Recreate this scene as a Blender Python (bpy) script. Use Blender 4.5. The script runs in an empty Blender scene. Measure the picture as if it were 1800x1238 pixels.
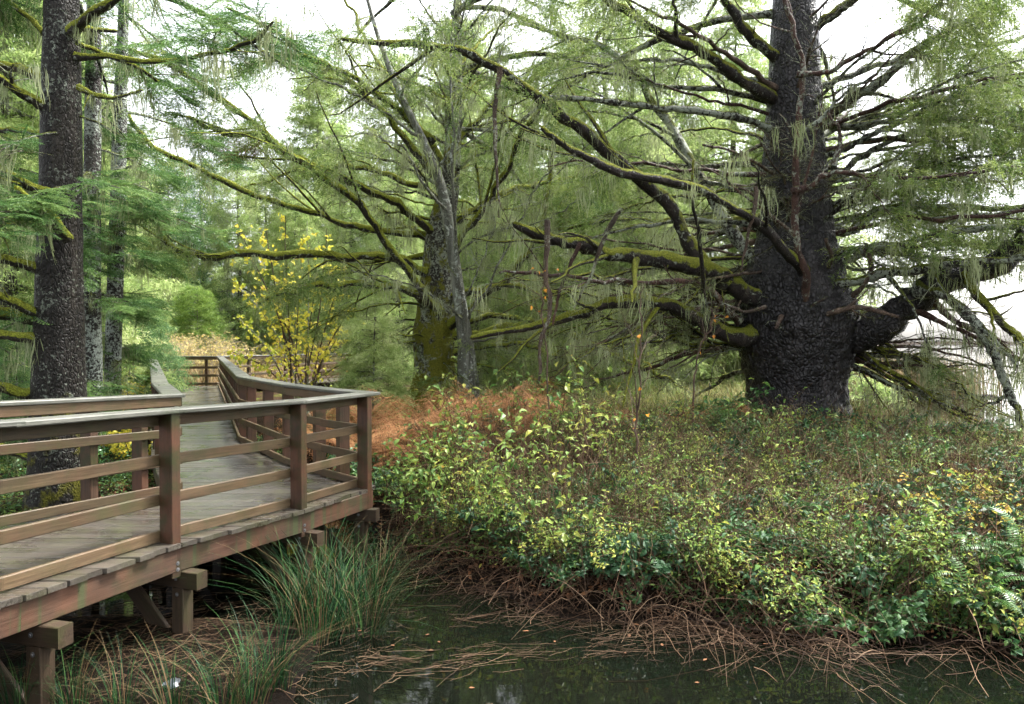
import bpy, math, random
import numpy as np
from mathutils import Vector, Matrix, Euler

# ------------------------------------------------------------------ camera, sky, sun, exposure
scene = bpy.context.scene
COL = scene.collection
F = 1300.0                      # focal length in photograph pixels (1800 wide)
CAM_H = 1.66
PITCH = math.atan(21.0 / F)
cam_d = bpy.data.cameras.new('camera')
cam = bpy.data.objects.new('camera', cam_d)
COL.objects.link(cam)
cam.location = (0, 0, CAM_H)
cam.rotation_euler = (math.pi / 2 - PITCH, 0, 0)
cam_d.sensor_width = 36.0
cam_d.lens = F / 1800.0 * 36.0
cam_d.clip_start = 0.05
cam_d.clip_end = 4000
scene.camera = cam

world = bpy.data.worlds.new('World')
scene.world = world
world.use_nodes = True
wn = world.node_tree
wn.nodes.clear()
SUN_EL, SUN_AZ = math.radians(58), math.radians(58)      # azimuth from +Y towards +X
sky = wn.nodes.new('ShaderNodeTexSky')
sky.sky_type = 'NISHITA'
sky.sun_disc = False
sky.sun_elevation = SUN_EL
sky.sun_rotation = SUN_AZ
sky.air_density = 1.0
sky.dust_density = 4.0
sky.ozone_density = 1.0
hs = wn.nodes.new('ShaderNodeHueSaturation')
hs.inputs['Saturation'].default_value = 0.22
bg = wn.nodes.new('ShaderNodeBackground')
bg.inputs['Strength'].default_value = 0.085
wo = wn.nodes.new('ShaderNodeOutputWorld')
wn.links.new(sky.outputs[0], hs.inputs['Color'])
wn.links.new(hs.outputs[0], bg.inputs['Color'])
wn.links.new(bg.outputs[0], wo.inputs['Surface'])

sun_d = bpy.data.lights.new('sun', 'SUN')
sun_d.energy = 1.5
sun_d.angle = math.radians(10)
sun_d.color = (1.0, 0.965, 0.91)
sun = bpy.data.objects.new('sun', sun_d)
COL.objects.link(sun)
_sd = Vector((math.sin(SUN_AZ) * math.cos(SUN_EL), math.cos(SUN_AZ) * math.cos(SUN_EL), math.sin(SUN_EL)))
sun.rotation_euler = (-_sd).to_track_quat('-Z', 'Y').to_euler()

vs = scene.view_settings
vs.view_transform = 'Standard'
vs.look = 'None'
vs.exposure = 3.1
vs.gamma = 1.0
vs.use_curve_mapping = False
cy = scene.cycles
cy.use_denoising = True
try:
    cy.denoiser = 'OPENIMAGEDENOISE'
except Exception:
    pass
cy.max_bounces = 6
cy.diffuse_bounces = 3
cy.use_adaptive_sampling = True
cy.adaptive_threshold = 0.028
cy.denoising_prefilter = 'ACCURATE'
cy.adaptive_min_samples = 16
cy.glossy_bounces = 3
cy.transmission_bounces = 3
cy.transparent_max_bounces = 4
cy.volume_bounces = 0
cy.sample_clamp_indirect = 6
cy.caustics_reflective = False
cy.caustics_refractive = False
cy.use_light_tree = True

# ------------------------------------------------------------------ helpers
RNG = np.random.default_rng(11)
WATER = -0.80


def P(px, py, d):
    """a point of the place that the photograph shows at pixel (px, py), d metres ahead of the camera"""
    u, v = (px - 900.0) / F, -(py - 619.0) / F
    c, s = math.cos(PITCH), math.sin(PITCH)
    # camera axes in the world: right +X, forward (0, c, -s), up (0, s, c)
    fx, fy, fz = u, c + v * s, -s + v * c
    k = d / fy
    return np.array([fx * k, d, CAM_H + fz * k])


def hash3(i, j, k, seed):
    n = (i * 374761393 + j * 668265263 + k * 2147483647 + seed * 1274126177) & 0xFFFFFFFF
    n = ((n ^ (n >> 13)) * 1274126177) & 0xFFFFFFFF
    n = n ^ (n >> 16)
    return (n & 0xFFFF) / 65535.0


def vnoise(p, seed=0):
    """value noise in -1..1 for points p (N,3)"""
    p = np.asarray(p, float)
    i = np.floor(p).astype(np.int64)
    f = p - i
    f = f * f * (3 - 2 * f)
    r = 0
    for dx in (0, 1):
        wx = f[:, 0] if dx else 1 - f[:, 0]
        for dy in (0, 1):
            wy = f[:, 1] if dy else 1 - f[:, 1]
            for dz in (0, 1):
                wz = f[:, 2] if dz else 1 - f[:, 2]
                r = r + wx * wy * wz * hash3(i[:, 0] + dx, i[:, 1] + dy, i[:, 2] + dz, seed)
    return r * 2 - 1


def fbm(p, seed=0, octaves=4):
    p = np.asarray(p, float)
    a, t, r = 1.0, 0.0, 0
    for o in range(octaves):
        r = r + a * vnoise(p, seed + o * 17)
        t += a
        a *= 0.5
        p = p * 2.03
    return r / t


def sstep(a, b, x):
    t = np.clip((x - a) / (b - a), 0, 1)
    return t * t * (3 - 2 * t)


class Geo:
    """collects vertices, faces, a per-vertex 'rnd' value; builds ONE mesh"""

    def __init__(self):
        self.v, self.f, self.r, self.m = [], [], [], []
        self.n = 0

    def add(self, verts, faces, rnd=0.5, mat=0):
        verts = np.asarray(verts, float).reshape(-1, 3)
        faces = np.asarray(faces, np.int64)
        self.v.append(verts)
        self.f.append(faces + self.n)
        self.m.append(np.full(len(faces), mat, np.int32))
        rr = np.asarray(rnd, float)
        self.r.append(np.full(len(verts), float(rr)) if rr.ndim == 0 else rr)
        self.n += len(verts)

    def mesh(self, name, mats, smooth=False):
        me = bpy.data.meshes.new(name)
        if self.n:
            V = np.concatenate(self.v)
            tot, starts, loops = [], [], []
            for f in self.f:
                tot.append(np.full(len(f), f.shape[1], np.int32))
                loops.append(f.ravel())
            tot = np.concatenate(tot)
            loops = np.concatenate(loops).astype(np.int32)
            st = np.concatenate([[0], np.cumsum(tot)[:-1]]).astype(np.int32)
            me.vertices.add(len(V))
            me.vertices.foreach_set('co', V.astype(np.float32).ravel())
            me.loops.add(len(loops))
            me.loops.foreach_set('vertex_index', loops)
            me.polygons.add(len(tot))
            me.polygons.foreach_set('loop_start', st)
            me.polygons.foreach_set('loop_total', tot)
            me.polygons.foreach_set('material_index', np.concatenate(self.m))
            me.polygons.foreach_set('use_smooth', np.full(len(tot), bool(smooth)))
            at = me.attributes.new('rnd', 'FLOAT', 'POINT')
            at.data.foreach_set('value', np.concatenate(self.r).astype(np.float32))
            me.update(calc_edges=True)
            me.validate()
        for m in (mats if isinstance(mats, (list, tuple)) else [mats]):
            me.materials.append(m)
        return me

    def build(self, name, mats, parent=None, smooth=False):
        return link(name, self.mesh(name, mats, smooth), parent)


def link(name, me, parent=None, loc=None, rot=None, scl=None):
    o = bpy.data.objects.new(name, me)
    COL.objects.link(o)
    if parent is not None:
        o.parent = parent
    if loc is not None:
        o.location = loc
    if rot is not None:
        o.rotation_euler = rot
    if scl is not None:
        o.scale = (scl, scl, scl) if np.isscalar(scl) else scl
    return o


def empty(name, loc=(0, 0, 0), rot=(0, 0, 0), parent=None, scl=1.0):
    o = bpy.data.objects.new(name, None)
    o.empty_display_size = 0.2
    COL.objects.link(o)
    o.location = loc
    o.rotation_euler = rot
    o.scale = (scl, scl, scl)
    if parent is not None:
        o.parent = parent
    return o


def tag(o, label=None, cat=None, group=None, kind=None):
    if label:
        o['label'] = label
    if cat:
        o['category'] = cat
    if group:
        o['group'] = group
    if kind:
        o['kind'] = kind
    return o


def copy_tree(o, parent=None):
    c = o.copy()
    COL.objects.link(c)
    c.parent = parent
    for ch in list(o.children):
        copy_tree(ch, c)
    return c


def norm(v):
    v = np.asarray(v, float)
    return v / (np.linalg.norm(v, axis=-1, keepdims=True) + 1e-12)


def tubes(g, paths, radii, sides=5, rnd=None, mat=0):
    """paths (M,n,3), radii (M,n): M tapered tubes at once"""
    paths = np.asarray(paths, float)
    radii = np.asarray(radii, float)
    if paths.ndim == 2:
        paths, radii = paths[None], radii[None]
    M, n, _ = paths.shape
    t = np.gradient(paths, axis=1)
    t = norm(t)
    mean = norm(t.mean(axis=1))
    ref = np.where(np.abs(mean[:, 2:3]) < 0.8, np.array([[0, 0, 1.0]]), np.array([[1.0, 0, 0]]))
    ref = np.repeat(ref[:, None, :], n, axis=1)
    a = norm(np.cross(t, ref))
    b = np.cross(t, a)
    th = np.arange(sides) * 2 * math.pi / sides
    ring = (paths[:, :, None, :] + radii[:, :, None, None] *
            (np.cos(th)[None, None, :, None] * a[:, :, None, :] + np.sin(th)[None, None, :, None] * b[:, :, None, :]))
    V = ring.reshape(-1, 3)
    base = (np.arange(M) * n * sides)[:, None, None]
    i = np.arange(n - 1)[None, :, None] * sides
    k = np.arange(sides)[None, None, :]
    k2 = (k + 1) % sides
    q = np.stack(np.broadcast_arrays(base + i + k, base + i + k2, base + i + sides + k2, base + i + sides + k), -1)
    r = 0.5 if rnd is None else np.repeat(np.asarray(rnd, float), n * sides)
    g.add(V, q.reshape(-1, 4), r, mat)


def curve_pts(ctrl, n):
    """Catmull-Rom through the control points (K,D), n samples evenly by index"""
    c = np.asarray(ctrl, float)
    K = len(c)
    if K == 2:
        t = np.linspace(0, 1, n)[:, None]
        return c[0] * (1 - t) + c[1] * t
    c = np.vstack([2 * c[0] - c[1], c, 2 * c[-1] - c[-2]])
    u = np.linspace(0, K - 1 - 1e-9, n)
    i = np.floor(u).astype(int)
    t = (u - i)[:, None]
    p0, p1, p2, p3 = c[i], c[i + 1], c[i + 2], c[i + 3]
    return 0.5 * ((2 * p1) + (-p0 + p2) * t + (2 * p0 - 5 * p1 + 4 * p2 - p3) * t ** 2 + (-p0 + 3 * p1 - 3 * p2 + p3) * t ** 3)


def box_faces():
    return np.array([[0, 3, 2, 1], [4, 5, 6, 7], [0, 1, 5, 4], [1, 2, 6, 5], [2, 3, 7, 6], [3, 0, 4, 7]])


def beam_box(g, a, b, w, h, up=(0, 0, 1), rnd=0.5, c=0.006):
    """timber from a to b (centre line), w across, h along up, with worn (chamfered) long edges"""
    a, b = np.asarray(a, float), np.asarray(b, float)
    t = norm(b - a)
    s = norm(np.cross(t, np.asarray(up, float)))
    u = np.cross(s, t)
    c = min(c, w * 0.2, h * 0.2)
    w2, h2 = w / 2, h / 2
    prof = [(-w2 + c, -h2), (w2 - c, -h2), (w2, -h2 + c), (w2, h2 - c), (w2 - c, h2), (-w2 + c, h2), (-w2, h2 - c), (-w2, -h2 + c)]
    va = np.array([a + s * x + u * y for x, y in prof])
    vb = np.array([b + s * x + u * y for x, y in prof])
    V = np.vstack([va, vb])
    q = np.array([[i, (i + 1) % 8, 8 + (i + 1) % 8, 8 + i] for i in range(8)])
    n0 = g.n
    g.add(V, q, rnd)
    for ring, rev in ((range(8), True), (range(8, 16), False)):
        idx = list(ring)
        if rev:
            idx = idx[::-1]
        g.f.append(np.array([[n0 + i for i in idx]]))
        g.m.append(np.zeros(1, np.int32))


# ---- geometry-node scatter: one object, many instances of a few small template meshes
_templates = {}


def template(key, me):
    o = bpy.data.objects.new('template_' + key, me)     # never linked to the scene
    _templates[key] = o
    return o


def scatter(name, pts, rot, scl, idx, temps, parent=None, kind='stuff'):
    pts = np.asarray(pts, float).reshape(-1, 3)
    me = bpy.data.meshes.new(name)
    me.vertices.add(len(pts))
    me.vertices.foreach_set('co', pts.astype(np.float32).ravel())
    a = me.attributes.new('rot', 'FLOAT_VECTOR', 'POINT')
    a.data.foreach_set('vector', np.asarray(rot, np.float32).ravel())
    a = me.attributes.new('scl', 'FLOAT', 'POINT')
    a.data.foreach_set('value', np.asarray(scl, np.float32).ravel())
    a = me.attributes.new('idx', 'INT', 'POINT')
    a.data.foreach_set('value', np.asarray(idx, np.int32).ravel())
    o = link(name, me, parent)
    ng = bpy.data.node_groups.new(name + '_nodes', 'GeometryNodeTree')
    ng.interface.new_socket('Geometry', in_out='INPUT', socket_type='NodeSocketGeometry')
    ng.interface.new_socket('Geometry', in_out='OUTPUT', socket_type='NodeSocketGeometry')
    gi, go = ng.nodes.new('NodeGroupInput'), ng.nodes.new('NodeGroupOutput')
    join = ng.nodes.new('GeometryNodeJoinGeometry')

    def attr(nm, ty):
        n = ng.nodes.new('GeometryNodeInputNamedAttribute')
        n.data_type = ty
        n.inputs['Name'].default_value = nm
        return n
    ar, as_, ai = attr('rot', 'FLOAT_VECTOR'), attr('scl', 'FLOAT'), attr('idx', 'INT')
    for k, t in enumerate(temps):
        oi = ng.nodes.new('GeometryNodeObjectInfo')
        oi.inputs['Object'].default_value = t
        oi.inputs['As Instance'].default_value = True
        ip = ng.nodes.new('GeometryNodeInstanceOnPoints')
        cmp_ = ng.nodes.new('FunctionNodeCompare')
        cmp_.data_type = 'INT'
        cmp_.operation = 'EQUAL'
        ints = [s for s in cmp_.inputs if s.type == 'INT']
        ng.links.new(ai.outputs[0], ints[0])
        ints[1].default_value = k
        ng.links.new(gi.outputs[0], ip.inputs['Points'])
        ng.links.new(cmp_.outputs[0], ip.inputs['Selection'])
        ng.links.new(oi.outputs['Geometry'], ip.inputs['Instance'])
        ng.links.new(ar.outputs[0], ip.inputs['Rotation'])
        ng.links.new(as_.outputs[0], ip.inputs['Scale'])
        ng.links.new(ip.outputs[0], join.inputs[0])
    ng.links.new(join.outputs[0], go.inputs[0])
    md = o.modifiers.new('scatter', 'NODES')
    md.node_group = ng
    if kind:
        o['kind'] = kind
    return o


# ------------------------------------------------------------------ materials
def new_mat(name):
    m = bpy.data.materials.new(name)
    m.use_nodes = True
    nt = m.node_tree
    nt.nodes.clear()
    out = nt.nodes.new('ShaderNodeOutputMaterial')
    return m, nt, out


def nd(nt, typ, **kw):
    n = nt.nodes.new(typ)
    for k, v in kw.items():
        if k in n.inputs:
            n.inputs[k].default_value = v
        else:
            setattr(n, k, v)
    return n


def ramp(nt, fac, stops, interp='LINEAR'):
    r = nt.nodes.new('ShaderNodeValToRGB')
    r.color_ramp.interpolation = interp
    els = r.color_ramp.elements
    while len(els) < len(stops):
        els.new(0.5)
    for e, (p, c) in zip(els, stops):
        e.position = p
        e.color = (c[0], c[1], c[2], 1)
    nt.links.new(fac, r.inputs[0])
    return r.outputs[0]


def mathn(nt, op, a, b=None, clamp=False):
    n = nt.nodes.new('ShaderNodeMath')
    n.operation = op
    n.use_clamp = clamp
    for i, x in enumerate((a, b)):
        if x is None:
            continue
        if isinstance(x, (int, float)):
            n.inputs[i].default_value = x
        else:
            nt.links.new(x, n.inputs[i])
    return n.outputs[0]


def mixc(nt, fac, a, b):
    n = nt.nodes.new('ShaderNodeMix')
    n.data_type = 'RGBA'
    for i, x in ((0, fac), (6, a), (7, b)):
        if isinstance(x, (int, float)):
            n.inputs[i].default_value = x
        elif isinstance(x, tuple):
            n.inputs[i].default_value = (x[0], x[1], x[2], 1)
        else:
            nt.links.new(x, n.inputs[i])
    return n.outputs[2]


def maprange(nt, v, a, b, c=0.0, d=1.0):
    n = nt.nodes.new('ShaderNodeMapRange')
    n.clamp = True
    nt.links.new(v, n.inputs[0])
    for i, x in enumerate((a, b, c, d)):
        n.inputs[1 + i].default_value = x
    return n.outputs[0]


def noise_tex(nt, vec, scale, detail=4, rough=0.55):
    n = nt.nodes.new('ShaderNodeTexNoise')
    n.inputs['Scale'].default_value = scale
    n.inputs['Detail'].default_value = detail
    n.inputs['Roughness'].default_value = rough
    if vec is not None:
        nt.links.new(vec, n.inputs['Vector'])
    return n.outputs[0]


def mapping(nt, vec, scale=(1, 1, 1), rot=(0, 0, 0)):
    n = nt.nodes.new('ShaderNodeMapping')
    n.inputs['Scale'].default_value = scale
    n.inputs['Rotation'].default_value = rot
    nt.links.new(vec, n.inputs['Vector'])
    return n.outputs[0]


def bark_mat(name, dark, light, moss=0.5, lichen=0.3, scale=1.0, rough=0.75, stretch=0.35, bump=0.6,
             moss_col=(0.085, 0.10, 0.012), lichen_col=(0.30, 0.33, 0.26), wet=0.3, lichen_scale=9.0, moss_low=0.0, spec=0.22, plate_scale=22):
    m, nt, out = new_mat(name)
    tc = nd(nt, 'ShaderNodeTexCoord')
    geo = nd(nt, 'ShaderNodeNewGeometry')
    pos = geo.outputs['Position']
    v1 = mapping(nt, pos, (scale, scale, scale * stretch))
    vor = nd(nt, 'ShaderNodeTexVoronoi', feature='DISTANCE_TO_EDGE')
    vor.inputs['Scale'].default_value = plate_scale
    wob = noise_tex(nt, pos, 6 * scale, 3)
    add = nd(nt, 'ShaderNodeVectorMath', operation='ADD')
    mul = nd(nt, 'ShaderNodeVectorMath', operation='SCALE')
    mul.inputs['Scale'].default_value = 0.09
    nco = nt.nodes.new('ShaderNodeTexNoise')
    nco.inputs['Scale'].default_value = 7 * scale
    nt.links.new(pos, nco.inputs['Vector'])
    nt.links.new(nco.outputs['Color'], mul.inputs[0])
    nt.links.new(v1, add.inputs[0])
    nt.links.new(mul.outputs[0], add.inputs[1])
    nt.links.new(add.outputs[0], vor.inputs['Vector'])
    plate = maprange(nt, vor.outputs['Distance'], 0.0, 0.22)
    fine = noise_tex(nt, v1, 60, 4, 0.65)
    base = mixc(nt, mathn(nt, 'MULTIPLY', plate, maprange(nt, fine, 0.3, 0.75), clamp=True), dark, light)
    big = noise_tex(nt, pos, 1.7, 3)
    base = mixc(nt, maprange(nt, big, 0.35, 0.7, 0, 0.6), base, tuple(0.6 * x for x in dark))
    st_ = noise_tex(nt, mapping(nt, pos, (5, 5, 0.5)), 1.0, 4, 0.65)
    base = mixc(nt, maprange(nt, st_, 0.52, 0.70, 0, 0.55), base, tuple(min(1, 1.5 * x) for x in light))
    # lichen crust in speckled patches
    ln = noise_tex(nt, pos, lichen_scale, 5, 0.7)
    lb = noise_tex(nt, pos, 1.3, 2)
    lf = maprange(nt, mathn(nt, 'ADD', ln, mathn(nt, 'MULTIPLY', lb, 0.5)), 1.02 - 0.42 * lichen, 1.10 - 0.42 * lichen)
    base = mixc(nt, mathn(nt, 'MULTIPLY', lf, 0.85), base, lichen_col)
    # moss grows on the upper sides
    sep = nd(nt, 'ShaderNodeSeparateXYZ')
    nt.links.new(geo.outputs['Normal'], sep.inputs[0])
    mn = noise_tex(nt, pos, 5.0, 4, 0.6)
    mb = noise_tex(nt, pos, 0.9, 2)
    ms = mathn(nt, 'ADD', mathn(nt, 'MULTIPLY', sep.outputs[2], 0.55), mathn(nt, 'ADD', mn, mathn(nt, 'MULTIPLY', mb, 0.8)))
    if moss_low:
        sp = nd(nt, 'ShaderNodeSeparateXYZ')
        nt.links.new(pos, sp.inputs[0])
        ms = mathn(nt, 'ADD', ms, maprange(nt, sp.outputs[2], -0.5, 3.2, moss_low, 0.0))
    mf = maprange(nt, ms, 1.62 - 0.75 * moss, 1.74 - 0.75 * moss)
    mcol = ramp(nt, noise_tex(nt, pos, 45, 3), [(0.3, tuple(0.45 * x for x in moss_col)), (0.7, tuple(1.35 * x for x in moss_col))])
    col = mixc(nt, mf, base, mcol)
    b = nd(nt, 'ShaderNodeBsdfPrincipled')
    nt.links.new(col, b.inputs['Base Color'])
    rg = mixc(nt, mf, (rough - wet * 0.5,) * 3, (0.95, 0.95, 0.95))
    nt.links.new(rg, b.inputs['Roughness'])
    b.inputs['Specular IOR Level'].default_value = spec
    hgt = mathn(nt, 'ADD', mathn(nt, 'MULTIPLY', plate, 0.8), mathn(nt, 'MULTIPLY', fine, 0.45))
    hgt = mathn(nt, 'ADD', hgt, mathn(nt, 'MULTIPLY', mathn(nt, 'MULTIPLY', mf, noise_tex(nt, pos, 70, 2)), 1.4))
    bp = nd(nt, 'ShaderNodeBump')
    bp.inputs['Strength'].default_value = bump
    bp.inputs['Distance'].default_value = 0.02
    nt.links.new(hgt, bp.inputs['Height'])
    nt.links.new(bp.outputs[0], b.inputs['Normal'])
    nt.links.new(b.outputs[0], out.inputs[0])
    return m


def leaf_mat(name, stops, trans=0.35, rough=0.5, use='instance', spec=0.3, spot=0.0, patch=0.0):
    """stops: colour ramp over a random value: 'instance' (one per sprig), 'rnd' (one per leaf) or both"""
    m, nt, out = new_mat(name)
    oi = nd(nt, 'ShaderNodeObjectInfo')
    at = nd(nt, 'ShaderNodeAttribute', attribute_name='rnd')
    if use == 'instance':
        f = mathn(nt, 'ADD', mathn(nt, 'MULTIPLY', oi.outputs['Random'], 0.65), mathn(nt, 'MULTIPLY', at.outputs['Fac'], 0.35))
    elif use == 'rnd':
        f = at.outputs['Fac']
    else:
        f = mathn(nt, 'ADD', mathn(nt, 'MULTIPLY', oi.outputs['Random'], 0.35), mathn(nt, 'MULTIPLY', at.outputs['Fac'], 0.65))
    geo = nd(nt, 'ShaderNodeNewGeometry')
    if patch:
        pn = noise_tex(nt, geo.outputs['Position'], 0.55, 2)
        f = mathn(nt, 'ADD', f, maprange(nt, pn, 0.3, 0.7, -patch, patch), clamp=True)
    col = ramp(nt, f, stops)
    if spot:
        sn = noise_tex(nt, geo.outputs['Position'], 60, 2)
        col = mixc(nt, maprange(nt, sn, 0.62, 0.68, 0, spot), col, (0.10, 0.05, 0.015))
    b = nd(nt, 'ShaderNodeBsdfPrincipled')
    nt.links.new(col, b.inputs['Base Color'])
    b.inputs['Roughness'].default_value = rough
    b.inputs['Specular IOR Level'].default_value = spec
    if trans > 0:
        tr = nd(nt, 'ShaderNodeBsdfTranslucent')
        nt.links.new(col, tr.inputs[0])
        mx = nd(nt, 'ShaderNodeMixShader')
        mx.inputs[0].default_value = trans
        nt.links.new(b.outputs[0], mx.inputs[1])
        nt.links.new(tr.outputs[0], mx.inputs[2])
        nt.links.new(mx.outputs[0], out.inputs[0])
    else:
        nt.links.new(b.outputs[0], out.inputs[0])
    return m


def timber_mat(name, dark, light, grain=(1, 1, 1), rough=0.5, wet=0.0, algae=0.3, algae_col=(0.05, 0.06, 0.015), red=0.0, streak=0.0, spec=0.3, coat=0.0):
    """weathered timber: grain along the board's own X axis (each board is modelled in its own space)"""
    m, nt, out = new_mat(name)
    tc = nd(nt, 'ShaderNodeTexCoord')
    geo = nd(nt, 'ShaderNodeNewGeometry')
    oi = nd(nt, 'ShaderNodeObjectInfo')
    off = nd(nt, 'ShaderNodeVectorMath', operation='ADD')
    sc = nd(nt, 'ShaderNodeVectorMath', operation='SCALE')
    cmb = nd(nt, 'ShaderNodeCombineXYZ')
    for i in range(3):
        nt.links.new(oi.outputs['Random'], cmb.inputs[i])
    nt.links.new(cmb.outputs[0], sc.inputs[0])
    sc.inputs['Scale'].default_value = 37.0
    nt.links.new(tc.outputs['Object'], off.inputs[0])
    nt.links.new(sc.outputs[0], off.inputs[1])
    v = mapping(nt, off.outputs[0], (1.2 * grain[0], 22 * grain[1], 22 * grain[2]))
    g1 = noise_tex(nt, v, 2.2, 6, 0.65)
    g2 = noise_tex(nt, mapping(nt, off.outputs[0], (2.5, 90, 90)), 1.0, 3)
    g = mathn(nt, 'ADD', mathn(nt, 'MULTIPLY', g1, 0.65), mathn(nt, 'MULTIPLY', g2, 0.35))
    col = ramp(nt, g, [(0.3, dark), (0.72, light)])
    per = maprange(nt, oi.outputs['Random'], 0, 1, 0.72, 1.2)
    hv = nd(nt, 'ShaderNodeHueSaturation')
    nt.links.new(col, hv.inputs['Color'])
    nt.links.new(per, hv.inputs['Value'])
    col = hv.outputs[0]
    pn = noise_tex(nt, geo.outputs['Position'], 2.3, 5, 0.62)
    if red:
        col = mixc(nt, maprange(nt, pn, 0.4, 0.62, 0, red), col, (0.20, 0.075, 0.038))
    an = noise_tex(nt, geo.outputs['Position'], 3.7, 5, 0.68)
    col = mixc(nt, maprange(nt, an, 0.48, 0.68, 0, algae), col, algae_col)
    if streak:
        sv = mapping(nt, off.outputs[0], (11, 2, 0.3))
        sn = noise_tex(nt, sv, 1.0, 2)
        col = mixc(nt, maprange(nt, sn, 0.54, 0.62, 0, streak), col, (0.045, 0.055, 0.022))
    # knots and splits
    kv = nd(nt, 'ShaderNodeTexVoronoi')
    kv.inputs['Scale'].default_value = 1.0
    nt.links.new(mapping(nt, off.outputs[0], (1.6, 9, 9)), kv.inputs['Vector'])
    kn = maprange(nt, kv.outputs['Distance'], 0.04, 0.10, 1, 0)
    col = mixc(nt, mathn(nt, 'MULTIPLY', kn, 0.75), col, (0.03, 0.018, 0.01))
    b = nd(nt, 'ShaderNodeBsdfPrincipled')
    nt.links.new(col, b.inputs['Base Color'])
    wn_ = noise_tex(nt, geo.outputs['Position'], 1.9, 4, 0.6)
    rv = maprange(nt, wn_, 0.35, 0.65, max(0.08, rough - wet), rough)
    rv = mathn(nt, 'ADD', rv, maprange(nt, g, 0.3, 0.7, -0.06, 0.1))
    nt.links.new(rv, b.inputs['Roughness'])
    b.inputs['Specular IOR Level'].default_value = spec
    if coat:
        nt.links.new(maprange(nt, wn_, 0.38, 0.6, coat, coat * 0.25), b.inputs['Coat Weight'])
        b.inputs['Coat Roughness'].default_value = 0.16
        b.inputs['Coat IOR'].default_value = 1.4
    bp = nd(nt, 'ShaderNodeBump')
    bp.inputs['Strength'].default_value = 0.6
    bp.inputs['Distance'].default_value = 0.006
    nt.links.new(g, bp.inputs['Height'])
    nt.links.new(bp.outputs[0], b.inputs['Normal'])
    nt.links.new(b.outputs[0], out.inputs[0])
    return m


def plain_mat(name, col, rough=0.6, metal=0.0, var=0.3, scale=8.0, spec=0.2):
    m, nt, out = new_mat(name)
    geo = nd(nt, 'ShaderNodeNewGeometry')
    n = noise_tex(nt, geo.outputs['Position'], scale, 4)
    c = ramp(nt, n, [(0.3, tuple(x * (1 - var) for x in col)), (0.7, tuple(min(1, x * (1 + var)) for x in col))])
    b = nd(nt, 'ShaderNodeBsdfPrincipled')
    nt.links.new(c, b.inputs['Base Color'])
    b.inputs['Roughness'].default_value = rough
    b.inputs['Metallic'].default_value = metal
    b.inputs['Specular IOR Level'].default_value = spec
    nt.links.new(b.outputs[0], out.inputs[0])
    return m
# ------------------------------------------------------------------ ground, water, hills
_EX = np.array([-60, -14, -9, -6.5, -5.0, -4.0, -3.0, -2.4, -1.8, -1.2, 0, 1.3, 2.45, 4.2, 8, 14, 60])
_EY = np.array([5.0, 5.6, 6.2, 7.0, 8.6, 9.8, 10.6, 10.4, 9.4, 8.4, 7.2, 6.5, 6.0, 5.75, 5.5, 5.2, 4.0])
BIG = np.array([5.14, 13.6])            # foot of the giant spruce


def ground_z(x, y, rough=True):
    x = np.asarray(x, float)
    y = np.asarray(y, float)
    shp = x.shape
    x, y = x.ravel(), y.ravel()
    p = np.stack([x, y, np.zeros_like(x)], -1)
    n1 = fbm(p * 0.55, 3, 3)
    n2 = fbm(p * 2.3, 5, 3)
    s = (y - np.interp(x, _EX, _EY)) * 0.85 + 0.35 * n1
    top = np.interp(x, [-20, -7, -5, -2.5, 0, 3, 6, 12], [-0.35, -0.45, -0.45, -0.28, -0.08, 0.05, 0.08, 0.0])
    top = top + np.interp(s, [0, 5, 12, 40], [-0.05, 0.10, 0.20, 0.3])
    z = -1.35 + 0.55 * sstep(-2.5, 0.0, s)
    z = z + (top - WATER) * (0.52 * sstep(-0.02, 0.55, s) + 0.48 * sstep(0.3, 4.2, s))
    # mud flat with sedges under the boardwalk
    mud = sstep(-0.75, -1.6, x + 0.25 * n1) * sstep(7.3, 6.2, y + 0.3 * n1) * sstep(2.0, 3.4, y)
    z = np.maximum(z, -1.35 + 0.63 * mud + 0.05 * n2 * mud)
    # root mound of the giant spruce
    z = z + 0.16 * np.exp(-((x - BIG[0]) ** 2 + (y - BIG[1]) ** 2) / 5.0)
    # the ground falls away to the lake behind the giant spruce
    z = z - 0.8 * sstep(5.9, 7.3, x - 0.25 * (y - 13)) * np.clip((y - 11.5) / 6.0, 0, 1)
    # lake to the right, behind the mound, with a reedy spit
    lk = sstep(0, 2.2, y - 17.6 - 0.5 * n1) * sstep(0, 2.5, x - np.interp(y, [17, 24, 40, 200], [7.2, 8.6, 12, 20]))
    spit = sstep(30.5, 32.0, y) * sstep(47, 43, y) * sstep(21.6, 20.4, x + 1.3 * n1)
    lk = lk * (1 - 0.98 * spit)
    lk = lk * sstep(330, 280, y)
    z = z * (1 - lk) + (-1.6) * lk
    z = np.where((spit > 0.5) & (x > 9), np.minimum(z, WATER + 0.10 + 0.05 * n2), z)
    if rough:
        z = z + (0.06 * n2 + 0.05 * n1) * sstep(WATER - 0.2, WATER + 0.4, z)
    return z.reshape(shp)


def gz(x, y):
    return float(ground_z(np.array([x]), np.array([y]))[0])


def _axis(lo, hi, step, out_lo, out_hi, grow=1.22):
    a = list(np.arange(lo, hi + 1e-6, step))
    s = step
    while a[-1] < out_hi:
        s *= grow
        a.append(a[-1] + s)
    b = []
    s, x = step, lo
    while x > out_lo:
        s *= grow
        x -= s
        b.append(x)
    return np.array(b[::-1] + a)


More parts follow.
